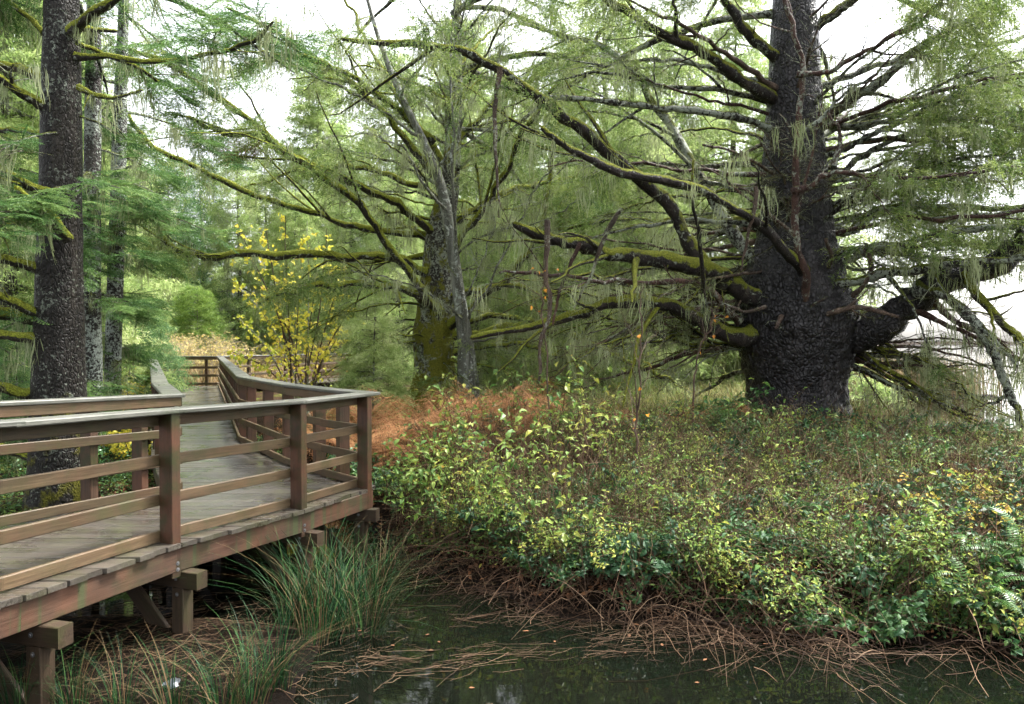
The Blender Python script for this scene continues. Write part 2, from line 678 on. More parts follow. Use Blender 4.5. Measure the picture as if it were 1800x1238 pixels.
def ground_mat():
    m, nt, out = new_mat('forest_floor')
    geo = nd(nt, 'ShaderNodeNewGeometry')
    pos = geo.outputs['Position']
    a = noise_tex(nt, pos, 22, 5, 0.7)
    c = ramp(nt, a, [(0.28, (0.009, 0.006, 0.004)), (0.5, (0.026, 0.016, 0.009)), (0.62, (0.06, 0.032, 0.016)), (0.75, (0.12, 0.065, 0.03))])
    mo = noise_tex(nt, pos, 1.3, 4, 0.6)
    mf = maprange(nt, mo, 0.52, 0.60)
    mc = ramp(nt, noise_tex(nt, pos, 40, 3), [(0.3, (0.03, 0.04, 0.006)), (0.7, (0.14, 0.17, 0.025))])
    sp = nd(nt, 'ShaderNodeSeparateXYZ')
    nt.links.new(pos, sp.inputs[0])
    mf = mathn(nt, 'MULTIPLY', mf, maprange(nt, sp.outputs[2], -0.5, -0.1))
    col = mixc(nt, mf, c, mc)
    wet = maprange(nt, sp.outputs[2], -0.75, -0.15)
    col = mixc(nt, wet, mixc(nt, 0.95, c, (0.0022, 0.0017, 0.0012)), col)
    b = nd(nt, 'ShaderNodeBsdfPrincipled')
    nt.links.new(col, b.inputs['Base Color'])
    nt.links.new(maprange(nt, sp.outputs[2], -0.74, -0.55, 0.6, 0.9), b.inputs['Roughness'])
    bp = nd(nt, 'ShaderNodeBump')
    b.inputs['Specular IOR Level'].default_value = 0.04
    bp.inputs['Strength'].default_value = 0.8
    bp.inputs['Distance'].default_value = 0.03
    nt.links.new(a, bp.inputs['Height'])
    nt.links.new(bp.outputs[0], b.inputs['Normal'])
    nt.links.new(b.outputs[0], out.inputs[0])
    return m


def build_ground():
    xs = _axis(-9, 12, 0.13, -900, 900)
    ys = _axis(1.0, 21, 0.13, -120, 1100)
    X, Y = np.meshgrid(xs, ys)
    Z = ground_z(X, Y)
    nx, ny = len(xs), len(ys)
    i, j = np.meshgrid(np.arange(nx - 1), np.arange(ny - 1))
    a = (j * nx + i).ravel()
    g = Geo()
    g.add(np.stack([X, Y, Z], -1).reshape(-1, 3), np.stack([a, a + 1, a + nx + 1, a + nx], -1))
    tag(g.build('ground', ground_mat(), smooth=True), kind='structure')

    m, nt, out = new_mat('pond_water')
    geo = nd(nt, 'ShaderNodeNewGeometry')
    b = nd(nt, 'ShaderNodeBsdfPrincipled')
    b.inputs['Base Color'].default_value = (0.003, 0.004, 0.0025, 1)
    b.inputs['Roughness'].default_value = 0.02
    b.inputs['IOR'].default_value = 1.33
    b.inputs['Specular IOR Level'].default_value = 0.5
    bp = nd(nt, 'ShaderNodeBump')
    bp.inputs['Strength'].default_value = 0.035
    bp.inputs['Distance'].default_value = 0.02
    nt.links.new(noise_tex(nt, mapping(nt, geo.outputs['Position'], (1.0, 2.2, 1)), 3.0, 3), bp.inputs['Height'])
    nt.links.new(bp.outputs[0], b.inputs['Normal'])
    nt.links.new(b.outputs[0], out.inputs[0])
    xs = _axis(-10, 12, 0.5, -900, 900, 1.3)
    ys = _axis(1, 21, 0.5, -120, 1100, 1.3)
    X, Y = np.meshgrid(xs, ys)
    nx, ny = len(xs), len(ys)
    i, j = np.meshgrid(np.arange(nx - 1), np.arange(ny - 1))
    a = (j * nx + i).ravel()
    g = Geo()
    g.add(np.stack([X, Y, np.full_like(X, WATER)], -1).reshape(-1, 3), np.stack([a, a + 1, a + nx + 1, a + nx], -1))
    tag(g.build('water', m, smooth=True), kind='structure')


build_ground()

# ------------------------------------------------------------------ boardwalk
M_DECK = timber_mat('wet_deck_timber', (0.030, 0.026, 0.021), (0.108, 0.093, 0.076), rough=0.40, wet=0.2, algae=0.55, algae_col=(0.055, 0.058, 0.018), spec=0.5, coat=1.0)
M_RAIL = timber_mat('weathered_rail_timber', (0.030, 0.022, 0.012), (0.115, 0.082, 0.045), rough=0.6, wet=0.2, algae=0.7, algae_col=(0.045, 0.046, 0.016), red=0.12)
M_CAP = timber_mat('grey_cap_timber', (0.045, 0.046, 0.038), (0.14, 0.138, 0.118), rough=0.5, wet=0.25, algae=0.55, algae_col=(0.034, 0.048, 0.024), spec=0.4)
M_POST = timber_mat('mossy_post_timber', (0.026, 0.016, 0.010), (0.085, 0.048, 0.030), rough=0.6, wet=0.2, algae=0.9, algae_col=(0.026, 0.032, 0.009), red=0.25)
M_RIM = timber_mat('red_rim_timber', (0.026, 0.017, 0.011), (0.085, 0.052, 0.034), rough=0.65, wet=0.15, algae=0.65, algae_col=(0.035, 0.038, 0.014), red=0.25, streak=0.9)
M_PILE = timber_mat('pile_timber', (0.022, 0.015, 0.009), (0.075, 0.048, 0.029), rough=0.65, wet=0.2, algae=0.7, algae_col=(0.035, 0.04, 0.012))
M_STEEL = plain_mat('galvanised_steel', (0.16, 0.16, 0.16), 0.6, 0.6)


def board(name, a, b, w, h, mat, parent, up=(0, 0, 1), c=0.006):
    """a timber of its own, modelled along its own X axis"""
    a, b = np.asarray(a, float), np.asarray(b, float)
    L = float(np.linalg.norm(b - a))
    t = norm(b - a)
    s = norm(np.cross(np.asarray(up, float), t))
    u = np.cross(t, s)
    g = Geo()
    beam_box(g, (0, 0, 0), (L, 0, 0), w, h, (0, 0, 1), c=c)
    o = g.build(name, mat, parent)
    mt = Matrix(((t[0], s[0], u[0], a[0]), (t[1], s[1], u[1], a[1]), (t[2], s[2], u[2], a[2]), (0, 0, 0, 1)))
    o.matrix_local = mt
    return o


# plan of the rails (plane where boards meet posts); z of the deck along it
RA = [(-4.45, -0.3), (-3.67, 2.62), (-3.15, 4.55), (-2.79, 5.90), (-2.17, 7.30), (-1.70, 8.38)]
ZA = [0.28, 0.19, 0.095, 0.045, 0.0, 0.0]
RB = [(-1.70, 8.38), (-2.30, 9.02), (-3.00, 9.85), (-4.45, 12.1), (-10.3, 26.0)]
LC = [(-6.60, 0.2), (-5.40, 3.3), (-4.37, 6.20), (-3.66, 8.10)]
ZC = [0.28, 0.18, 0.07, 0.0]
LD = [(-3.66, 8.10), (-4.85, 10.3), (-12.1, 25.0)]


def deck_z(y):
    return float(np.interp(y, [-0.3, 2.62, 4.55, 5.9, 7.3, 8.4], ZA))


boardwalk = empty('boardwalk', (-3.0, 7.0, 0.0))
tag(boardwalk, 'wet timber boardwalk with four-board railings zigzagging over the marsh', 'boardwalk')
_o = np.array([-3.0, 7.0, 0.0])


def off(p):
    return np.asarray(p, float) - _o


def railing(pts, zs, out_side, posts, label, below=0.10, extend_end=0.0, mitre=True):
    """pts: rail plane in plan; out_side +1: posts stand on the right of the walking direction"""
    r = empty('railing', (0, 0, 0), parent=boardwalk)
    tag(r, label)
    pts = [np.array(p) for p in pts]
    zs = list(zs)
    segs = list(zip(pts[:-1], pts[1:], zs[:-1], zs[1:]))
    for i, (p, q, z0, z1) in enumerate(segs):
        t = (q - p) / np.linalg.norm(q - p)
        n = np.array([t[1], -t[0]]) * out_side            # outward
        e0 = 0.0
        for nm, zc, w, h, mat, o in (('top_rail', 0.982, 0.038, 0.098, M_RAIL, 0.0), ('rail', 0.655, 0.038, 0.089, M_RAIL, 0.0),
                                     ('rail', 0.345, 0.038, 0.089, M_RAIL, 0.0), ('toe_rail', 0.052, 0.038, 0.089, M_RAIL, 0.0)):
            a = np.append(p - n * 0.019 - t * 0.006 * (i > 0), z0 + zc + RNG.normal(0, 0.003))
            b = np.append(q - n * 0.019 + t * 0.006, z1 + zc + RNG.normal(0, 0.003))
            board(nm, off(a), off(b), w, h, mat, r)
        # cap: from just inside the boards to just outside the posts
        ext0 = 0.0
        a = np.append(p + n * 0.052 - t * 0.03, z0 + 1.051)
        b = np.append(q + n * 0.052 + t * 0.03, z1 + 1.051 + (0.0015 if i % 2 else -0.0015))
        if i == len(segs) - 1:
            b[:2] += t * extend_end
        board('cap_rail', off(a), off(b), 0.215, 0.038, M_CAP, r, c=0.008)
    # posts by distance
    cum = np.concatenate([[0], np.cumsum([np.linalg.norm(q - p) for p, q, _, _ in segs])])
    for s in posts:
        k = min(int(np.searchsorted(cum, s, side='right')) - 1, len(segs) - 1)
        p, q, z0, z1 = segs[k]
        t = (q - p) / np.linalg.norm(q - p)
        n = np.array([t[1], -t[0]]) * out_side
        u = (s - cum[k]) / (cum[k + 1] - cum[k])
        c = p + (q - p) * u + n * 0.072
        z = z0 + (z1 - z0) * u
        board('post', off((c[0], c[1], z - below)), off((c[0], c[1], z + 1.030)), 0.089, 0.14, M_POST, r, up=(n[0], n[1], 0))
    return r


def cumd(pts):
    return np.concatenate([[0], np.cumsum([math.dist(a, b) for a, b in zip(pts[:-1], pts[1:])])])


cA = cumd(RA)
railing(RA, ZA, 1, [cA[1] - 1.4, cA[1], cA[2] - 0.35, cA[3], cA[4], cA[5] - 0.06], 'railing along the pond side', below=0.27, extend_end=0.10)
cB = cumd(RB)
railing(RB, [0] * 5, 1, [0.55] + list(np.arange(1.15, cB[4] - 0.2, 1.02)), 'railing curving back to the marsh', below=0.2)
cC = cumd(LC)
railing(LC, ZC, -1, [cC[1], cC[1] + 1.5, cC[2] - 0.2, cC[2] + 0.98, cC[3] - 0.45], 'railing on the tree side', below=0.75, extend_end=0.02)
cD = cumd(LD)
railing(LD, [0] * 3, -1, list(np.arange(0.6, cD[2], 1.5)), 'railing running straight back', below=0.2)
FR = [(-13.6, 26.9), (-10.9, 27.3), (-7.0, 33.5), (-3.0, 39.5)]
cF = cumd(FR)
railing(FR, [0] * 4, -1, [0.75, 2.35, 4.2, 6.0, 7.9, 9.5, 11.2, 13, 14.8], 'railing across the far end', below=0.3)
NR = [(-10.3, 26.0), (-5.4, 33.5), (-1.5, 39.0)]

# deck planks, laid across
deck = empty('deck', (0, 0, 0), parent=boardwalk)


def edge_x(pts, y, side):
    p = np.array(pts)
    o = []
    for a, b in zip(p[:-1], p[1:]):
        t = (b - a) / np.linalg.norm(b - a)
        n = np.array([t[1], -t[0]]) * side
        o.append((a + n * 0.165, b + n * 0.165))
    ys = [o[0][0][1]] + [(o[i][1][1] + o[i + 1][0][1]) / 2 for i in range(len(o) - 1)] + [o[-1][1][1]]
    xs = [o[0][0][0]] + [(o[i][1][0] + o[i + 1][0][0]) / 2 for i in range(len(o) - 1)] + [o[-1][1][0]]
    return np.interp(y, ys, xs)


RIGHT = RA + RB[1:]
LEFT = LC + LD[1:]
yy = 0.3
kpl = 0
while yy < 26.75:
    w = 0.139
    y0, y1 = yy, yy + w
    xl0, xl1 = edge_x(LEFT, y0, -1), edge_x(LEFT, y1, -1)
    xr0, xr1 = edge_x(RIGHT, y0, 1), edge_x(RIGHT, y1, 1)
    if yy > 25:
        xl0 = xl1 = -13.4
    j = RNG.uniform(-0.012, 0.022)
    xr0, xr1 = xr0 + j, xr1 + j
    z = deck_z((y0 + y1) / 2) + RNG.normal(0, 0.0016)
    sl = (deck_z(y1) - deck_z(y0)) / 2
    cx = (xl0 + xr0 + xl1 + xr1) / 4
    th, c = 0.038, 0.004
    dz0, dz1 = -sl, sl
    V = [(xl0 - cx, -w / 2, dz0 - th), (xr0 - cx, -w / 2, dz0 - th), (xr1 - cx, w / 2, dz1 - th), (xl1 - cx, w / 2, dz1 - th),
         (xl0 - cx, -w / 2, dz0 - c), (xr0 - cx, -w / 2, dz0 - c), (xr1 - cx, w / 2, dz1 - c), (xl1 - cx, w / 2, dz1 - c),
         (xl0 - cx, -w / 2 + c, dz0), (xr0 - cx, -w / 2 + c, dz0), (xr1 - cx, w / 2 - c, dz1), (xl1 - cx, w / 2 - c, dz1)]
    g = Geo()
    g.add(V, [[0, 3, 2, 1], [0, 1, 5, 4], [1, 2, 6, 5], [2, 3, 7, 6], [3, 0, 4, 7], [4, 5, 9, 8], [5, 6, 10, 9], [6, 7, 11, 10], [7, 4, 8, 11], [8, 9, 10, 11]])
    o = g.build('plank', M_DECK, deck)
    o.location = off((cx, (y0 + y1) / 2, z))
    o.rotation_euler = (RNG.normal(0, 0.004), RNG.normal(0, 0.0015), 0)
    yy += w + 0.011 + RNG.uniform(-0.003, 0.004)
    kpl += 1
# planks of the crossing stretch at the far end
A, B = np.array([-10.9, 27.2]), np.array([-4.6, 37.0])
t = (B - A) / np.linalg.norm(B - A)
n = np.array([t[1], -t[0]])
s = 0.0
while s < np.linalg.norm(B - A):
    c0 = A + t * s
    board('plank', off((c0[0] - n[0] * 0.1, c0[1] - n[1] * 0.1, -0.019)), off((c0[0] + n[0] * 1.75, c0[1] + n[1] * 1.75, -0.019)), 0.14, 0.038, M_DECK, deck)
    s += 0.147


# rim joists, cross beams, piles, braces and bolts
def rim(pts, zs, side):
    for i in range(len(pts) - 1):
        p, q = np.array(pts[i]), np.array(pts[i + 1])
        t = (q - p) / np.linalg.norm(q - p)
        n = np.array([t[1], -t[0]]) * side
        a = np.append(p + n * 0.122, zs[i] - 0.040 - 0.095)
        b = np.append(q + n * 0.122, zs[i + 1] - 0.040 - 0.095)
        board('rim_joist', off(a), off(b), 0.038, 0.186, M_RIM, boardwalk)


rim(RA, ZA, 1)
rim(RB, [0] * 5, 1)
rim(LC, ZC, -1)
rim(LD, [0] * 3, -1)


def bolt(p, nrm):
    g = Geo()
    n = norm(np.array(nrm, float))
    a = norm(np.cross(n, (0, 0, 1.0)))
    b = np.cross(n, a)
    th = np.arange(10) * 2 * math.pi / 10
    for r0, r1, h0, h1 in ((0.017, 0.017, 0, 0.003), (0.008, 0.007, 0.003, 0.010)):
        ring = lambda r, h: np.array([a * r * math.cos(x) + b * r * math.sin(x) + n * h for x in th])
        V = np.vstack([ring(r0, h0), ring(r1, h1)])
        g.add(V, [[i, (i + 1) % 10, 10 + (i + 1) % 10, 10 + i] for i in range(10)])
        g.f.append(np.array([[g.n - 10 + i for i in range(10)]]))
        g.m.append(np.zeros(1, np.int32))
    o = g.build('bolt', M_STEEL, boardwalk)
    o.location = off(p)


def bent(pr, pl, z, ext_r=0.24, brace=True):
    """a cross beam with a pile under each end"""
    pr, pl = np.array(pr, float), np.array(pl, float)
    t = norm(pl - pr)
    f = np.array([t[1], -t[0]])
    if f[1] > 0:
        f = -f
    zb = z - 0.038 - 0.19 - 0.07
    a = np.append(pr - t * ext_r, zb)
    b = np.append(pl + t * 0.25, zb)
    board('cross_beam', off(a), off(b), 0.115, 0.136, M_PILE, boardwalk)
    for q, s in ((pr, 1), (pl, -1)):
        c = q - t * s * (ext_r - 0.20 if s > 0 else 0.08)
        g0 = gz(c[0], c[1])
        board('pile', off((c[0], c[1], min(g0, WATER) - 0.4)), off((c[0], c[1], zb - 0.069)), 0.115, 0.115, M_PILE, boardwalk, up=(f[0], f[1], 0))
        bolt((c[0] + f[0] * 0.059, c[1] + f[1] * 0.059, zb - 0.12), (f[0], f[1], 0))
        bolt((c[0] - t[0] * s * 0.0 + f[0] * 0.072, c[1] + f[1] * 0.072, zb + 0.01), (f[0], f[1], 0))
        if brace:
            d = c + t * s * 0.09
            e = c + t * s * 0.62
            board('brace', off((d[0] - f[0] * 0.02, d[1] - f[1] * 0.02, zb - 0.60)), off((e[0] - f[0] * 0.02, e[1] - f[1] * 0.02, zb - 0.09)), 0.038, 0.14, M_PILE, boardwalk)


def across(p, d, L):
    t = np.array(d) / np.linalg.norm(d)
    return np.array(p), np.array(p) + np.array([-t[1], t[0]]) * L


for p, d, z in (((-3.40, 3.75), (0.26, 0.97), 0.13), ((-3.06, 4.72), (0.26, 0.97), 0.085), ((-2.70, 5.96), (0.35, 0.94), 0.04), ((-2.10, 7.34), (0.40, 0.92), 0.0), ((-1.74, 8.30), (0.2, 0.98), 0.0)):
    a, b = across(p, d, 1.65)
    bent(a, b, z)
for p, d in (((-3.0, 9.85), (-0.55, 0.83)), ((-4.35, 12.0), (-0.42, 0.9)), ((-6.2, 16.3), (-0.4, 0.92)), ((-8.1, 20.8), (-0.4, 0.92))):
    a, b = across(p, d, 1.6)
    bent(a, b, 0.0, 0.12, False)
for s in (cA[3], cA[4]):
    pass
for k, (p, q) in enumerate(zip(RA[2:5], RA[3:6])):
    pass
for (x, y), tdir in (((-2.79, 5.90), (0.35, 0.94)), ((-2.17, 7.30), (0.40, 0.92))):
    n_ = norm(np.array([tdir[1], -tdir[0]]))
    for zz in (-0.16, -0.21):
        bolt((x + n_[0] * 0.1425, y + n_[1] * 0.1425, deck_z(y) + zz), (n_[0], n_[1], 0))
# ------------------------------------------------------------------ foliage templates
M_NEEDLE = leaf_mat('spruce_needles', [(0.0, (0.04, 0.085, 0.018)), (0.35, (0.12, 0.19, 0.045)), (0.7, (0.24, 0.31, 0.08)), (1.0, (0.36, 0.41, 0.15))], 0.42, 0.5, patch=0.15)
M_NEEDLE_FAR = leaf_mat('sunlit_needles', [(0.0, (0.075, 0.15, 0.04)), (0.4, (0.18, 0.28, 0.075)), (0.75, (0.30, 0.39, 0.12)), (1.0, (0.40, 0.46, 0.19))], 0.48, 0.55, patch=0.2)
M_NEEDLE_BLUE = leaf_mat('blue_green_needles', [(0.0, (0.03, 0.085, 0.022)), (0.5, (0.085, 0.175, 0.045)), (1.0, (0.20, 0.30, 0.085))], 0.42, 0.5)
M_CEDAR = leaf_mat('cedar_scales', [(0.0, (0.07, 0.13, 0.03)), (0.5, (0.15, 0.23, 0.05)), (1.0, (0.25, 0.33, 0.08))], 0.3, 0.5)
M_LICHEN = leaf_mat('beard_lichen', [(0.0, (0.16, 0.19, 0.085)), (0.5, (0.27, 0.31, 0.16)), (1.0, (0.40, 0.43, 0.26))], 0.35, 0.8, spec=0.1)
M_RUST = leaf_mat('dead_needles', [(0.0, (0.10, 0.045, 0.02)), (1.0, (0.24, 0.12, 0.05))], 0.3, 0.7)
M_TWIG = bark_mat('twig_bark', (0.03, 0.022, 0.016), (0.11, 0.085, 0.06), moss=0.6, lichen=0.75, scale=3.0, lichen_col=(0.32, 0.35, 0.23))
M_TWIG_PALE = bark_mat('lichen_twig_bark', (0.07, 0.06, 0.045), (0.20, 0.19, 0.15), moss=0.5, lichen=0.8, scale=3.0, lichen_col=(0.33, 0.36, 0.27))


def along(path, t):
    n = len(path)
    u = np.clip(t, 0, 1) * (n - 1)
    i = np.clip(np.floor(u).astype(int), 0, n - 2)
    f = (u - i)[:, None]
    return path[i] * (1 - f) + path[i + 1] * f, norm(path[i + 1] - path[i])


def tufts(g, base, axis, n_rng, length, width, rnd):
    """small needle tufts: a triangle each, from base points (N,3), leaning along axis (N,3)"""
    N = len(base)
    side = norm(np.cross(axis, n_rng.normal(size=(N, 3))))
    tip = base + axis * length[:, None]
    V = np.stack([base - side * width[:, None] / 2, base + side * width[:, None] / 2, tip], 1).reshape(-1, 3)
    g.add(V, np.arange(3 * N).reshape(-1, 3), np.repeat(rnd, 3))


def droop_spray(seed, strands=12, L=0.58, hang=(0.07, 0.34), per=8, w=0.013, tl=0.044):
    """a spruce twig with branchlets to both sides, the longer ones hanging"""
    r = np.random.default_rng(seed)
    g = Geo()
    s = np.linspace(0, 1, 6)
    wob = np.cumsum(r.normal(0, 0.02, (6, 3)), 0)
    stem = np.stack([L * s, 0.05 * np.sin(s * 3 + seed), -0.14 * s ** 2], -1) + wob
    tubes(g, stem, 0.006 * (1 - 0.7 * s), 3, [0.1])
    for k in range(strands):
        u = r.uniform(0.05, 1.0)
        b = along(stem, np.array([u]))[0][0]
        hangs = r.random() < 0.55
        d = norm(np.array([r.normal(0.35, 0.3), r.normal(0, 0.8), -1.0 + r.uniform(-0.1, 0.5)])) if hangs else norm(np.array([r.normal(0.7, 0.3), r.choice([-1, 1]) * r.uniform(0.4, 1.1), r.normal(-0.25, 0.25)]))
        h = r.uniform(*hang) * (1 if hangs else 0.75)
        n = max(4, int(per * h / 0.22))
        q = np.linspace(0.02, 1, n)[:, None]
        pts = b + d * h * q + np.array([0, 0, -0.3 * h]) * q ** 2 + r.normal(0, 0.007, (n, 3))
        for rep in range(2):
            ax = norm(d * 0.7 + r.normal(0, 0.6, (n, 3)))
            tufts(g, pts, ax, r, r.uniform(0.6, 1.3, n) * tl, np.full(n, w), np.clip(r.normal(0.45, 0.22, n) + 0.3 * (q[:, 0] - 0.5), 0, 1))
    return g


def flat_spray(seed, L=0.55, pairs=9, tl=0.030, w=0.010):
    """a flat fishbone spruce or hemlock spray, tips drooping a little"""
    r = np.random.default_rng(seed)
    g = Geo()
    f = lambda u: np.array([L * u, 0.0, -0.16 * L * u * u])
    s = np.linspace(0, 1, 5)
    tubes(g, np.array([f(x) for x in s]), 0.005 * (1 - 0.75 * s), 3, [0.1])
    axes = [(f(0.1), f(1.0))]
    for k in range(pairs):
        u = 0.08 + 0.9 * k / pairs
        for sd in (-1, 1):
            ln = L * (0.52 - 0.42 * u) * r.uniform(0.75, 1.2)
            d = norm(np.array([0.75, sd * 0.85, -0.18 + r.normal(0, 0.1)]))
            axes.append((f(u + r.uniform(0, 0.05)), f(u) + d * ln + np.array([0, 0, -0.10 * ln])))
    for a, b in axes:
        n = max(4, int(np.linalg.norm(b - a) / 0.018))
        q = np.linspace(0.03, 1, n)[:, None]
        pts = a * (1 - q) + b * q
        d = norm(b - a)
        sv = norm(np.cross(d, (0, 0, 1.0)))
        for sd in (-1, 1):
            ax = norm(d * 0.8 + sv * sd * 0.8 + r.normal(0, 0.2, (n, 3)))
            tufts(g, pts, ax, r, r.uniform(0.8, 1.2, n) * tl, np.full(n, w), np.clip(r.normal(0.4, 0.18, n) + 0.3 * q[:, 0], 0, 1))
    return g


def beard(seed, n=16, L=(0.12, 0.55), w=0.009, spread=0.07):
    """a tuft of hanging beard lichen"""
    r = np.random.default_rng(seed)
    g = Geo()
    for k in range(n):
        b = np.array([r.normal(0, spread), r.normal(0, spread * 0.6), r.normal(0, 0.01)])
        h = r.uniform(*L)
        m = 5
        q = np.linspace(0, 1, m)
        c = b + np.stack([0.05 * h * np.sin(q * 5 + r.uniform(0, 6)), 0.05 * h * np.sin(q * 4 + r.uniform(0, 6)), -h * q], -1)
        c[:, :2] += r.normal(0, 0.06, 2) * h * q[:, None]
        a = r.uniform(0, 6.3)
        sv = np.array([math.cos(a), math.sin(a), 0])
        ww = w * (0.5 + 0.9 * np.sin(np.clip(q * 1.15, 0, 1) * math.pi) ** 0.7)[:, None] * r.uniform(0.6, 1.3)
        V = np.empty((2 * m, 3))
        V[0::2] = c - sv * ww / 2
        V[1::2] = c + sv * ww / 2
        i = np.arange(m - 1) * 2
        g.add(V, np.stack([i, i + 1, i + 3, i + 2], -1), np.clip(r.normal(0.5, 0.2), 0, 1))
    return g


def leaf_geo(g, base, d, up, L, W, rnd, fold=0.25, droop=0.25):
    """N ovate leaves folded along the midrib; arrays (N,3)"""
    N = len(base)
    d = norm(d)
    s = norm(np.cross(d, up))
    u = np.cross(s, d)
    L, W = np.broadcast_to(L, N)[:, None], np.broadcast_to(W, N)[:, None]
    a = base
    m1 = base + d * L * 0.38 + u * L * 0.03
    l1, r1 = m1 - s * W * 0.5 + u * W * fold, m1 + s * W * 0.5 + u * W * fold
    m2 = base + d * L * 0.70 - u * L * droop * 0.25
    l2, r2 = m2 - s * W * 0.36 + u * W * fold * 0.7, m2 + s * W * 0.36 + u * W * fold * 0.7
    t = base + d * L * 0.98 - u * L * droop * 0.8
    V = np.stack([a, l1, m1, r1, l2, m2, r2, t], 1).reshape(-1, 3)
    o = (np.arange(N) * 8)[:, None]
    tri = np.array([[0, 2, 1], [0, 3, 2], [4, 5, 7], [5, 6, 7]])
    quad = np.array([[1, 2, 5, 4], [2, 3, 6, 5]])
    rr = np.repeat(np.broadcast_to(rnd, N), 8)
    g.add(V, (o[:, :, None] + tri[None]).reshape(-1, 3), rr)
    n0 = g.n - len(V)
    g.f.append(((o[:, :, None] + quad[None]).reshape(-1, 4)) + n0)
    g.m.append(np.zeros(2 * N, np.int32))


def realise(name, pts, rot, scl, idx, temps, parent, kind='stuff'):
    """join many small sprays into one real mesh (for crowns that are copied whole)"""
    g = Geo()
    r = np.random.default_rng(len(pts))
    for k, t in enumerate(temps):
        me = t.data
        sel = np.where(idx == k)[0]
        if not len(sel):
            continue
        V = np.empty(len(me.vertices) * 3, np.float32)
        me.vertices.foreach_get('co', V)
        V = V.reshape(-1, 3).astype(float)
        c = np.empty(len(me.vertices), np.float32)
        me.attributes['rnd'].data.foreach_get('value', c)
        polys = [tuple(p.vertices) for p in me.polygons]
        rx, ry, rz = rot[sel].T
        cx, sx, cy_, sy, cz, sz = np.cos(rx), np.sin(rx), np.cos(ry), np.sin(ry), np.cos(rz), np.sin(rz)
        R = np.stack([cz * cy_, cz * sy * sx - sz * cx, cz * sy * cx + sz * sx, sz * cy_, sz * sy * sx + cz * cx, sz * sy * cx - cz * sx, -sy, cy_ * sx, cy_ * cx], -1).reshape(-1, 3, 3)
        W = np.einsum('nij,vj->nvi', R, V) * scl[sel][:, None, None] + pts[sel][:, None]
        col = 0.35 * c[None] + 0.65 * r.random(len(sel))[:, None]
        n0 = g.n
        g.add(W.reshape(-1, 3), np.zeros((0, 3), int), col.ravel())
        o = (np.arange(len(sel)) * len(V))[:, None, None] + n0
        for size in (3, 4):
            ff = np.array([p for p in polys if len(p) == size])
            if len(ff):
                F_ = (o + ff[None]).reshape(-1, size)
                g.f.append(F_)
                g.m.append(np.zeros(len(F_), np.int32))
    ob = g.build(name, temps[0].data.materials[0], parent)
    ob['kind'] = kind
    return ob


def far_spray(seed, mat, strands=9, L=0.6, hang=(0.10, 0.38), flat=False):
    """a light version of the spray for crowns far away: each branchlet a few slivers"""
    r = np.random.default_rng(seed)
    g = Geo()
    for k in range(strands):
        u = r.uniform(0.0, 1.0)
        b = np.array([L * u, r.normal(0, 0.04), -0.10 * u * u + r.normal(0, 0.02)])
        if flat or r.random() < 0.45:
            d = norm(np.array([0.7, r.choice([-1, 1]) * r.uniform(0.3, 1.0), -0.25 + r.normal(0, 0.25)]))
        else:
            d = norm(np.array([r.normal(0.2, 0.3), r.normal(0, 0.6), -1.0 + r.uniform(-0.1, 0.5)]))
        h = r.uniform(*hang)
        n = 6
        q = np.linspace(0.0, 0.95, n)[:, None]
        pts = b + d * h * q + r.normal(0, 0.02, (n, 3))
        ax = norm(d * 0.8 + r.normal(0, 0.6, (n, 3)))
        tufts(g, pts, ax, r, r.uniform(0.05, 0.11, n), r.uniform(0.016, 0.032, n), np.clip(r.normal(0.45, 0.25, n), 0, 1))
    return g


M_FARN = leaf_mat('forest_needles', [(0.0, (0.15, 0.25, 0.07)), (0.4, (0.30, 0.40, 0.13)), (0.75, (0.44, 0.52, 0.21)), (1.0, (0.56, 0.60, 0.33))], 0.5, 0.55, use='rnd', patch=0.2)
M_FARD = leaf_mat('dark_forest_needles', [(0.0, (0.035, 0.09, 0.035)), (0.5, (0.09, 0.18, 0.065)), (1.0, (0.20, 0.30, 0.10))], 0.45, 0.55, use='rnd', patch=0.15)
M_FARC = leaf_mat('cedar_fronds', [(0.0, (0.08, 0.15, 0.03)), (0.5, (0.17, 0.27, 0.05)), (1.0, (0.30, 0.40, 0.09))], 0.4, 0.5, use='rnd')
T_DROOP = [template('droop%d' % i, droop_spray(100 + i).mesh('droop_spray', M_NEEDLE)) for i in range(5)]
T_DROOPF = [template('droopf%d' % i, far_spray(130 + i, M_FARN).mesh('droop_spray_far', M_FARN)) for i in range(6)]
T_DROOPD = [template('droopd%d' % i, far_spray(140 + i, M_FARD).mesh('droop_spray_dark', M_FARD)) for i in range(5)]
T_FLAT = [template('flat%d' % i, flat_spray(200 + i).mesh('flat_spray', M_NEEDLE_BLUE)) for i in range(4)]
T_FLATF = [template('flatf%d' % i, far_spray(230 + i, M_FARN, 12, flat=True).mesh('flat_spray_far', M_FARN)) for i in range(5)]
T_CEDAR = [template('cedar%d' % i, far_spray(260 + i, M_FARC, 12, flat=True).mesh('cedar_spray', M_FARC)) for i in range(4)]
T_RUST = [template('rust%d' % i, flat_spray(290 + i, pairs=7, tl=0.03, w=0.008).mesh('dead_spray', M_RUST)) for i in range(2)]
T_BEARD = [template('beard%d' % i, beard(300 + i).mesh('lichen_beard', M_LICHEN)) for i in range(5)]
T_BEARDL = [template('beardl%d' % i, beard(320 + i, 22, (0.25, 0.9), 0.011, 0.12).mesh('lichen_beard_long', M_LICHEN)) for i in range(3)]


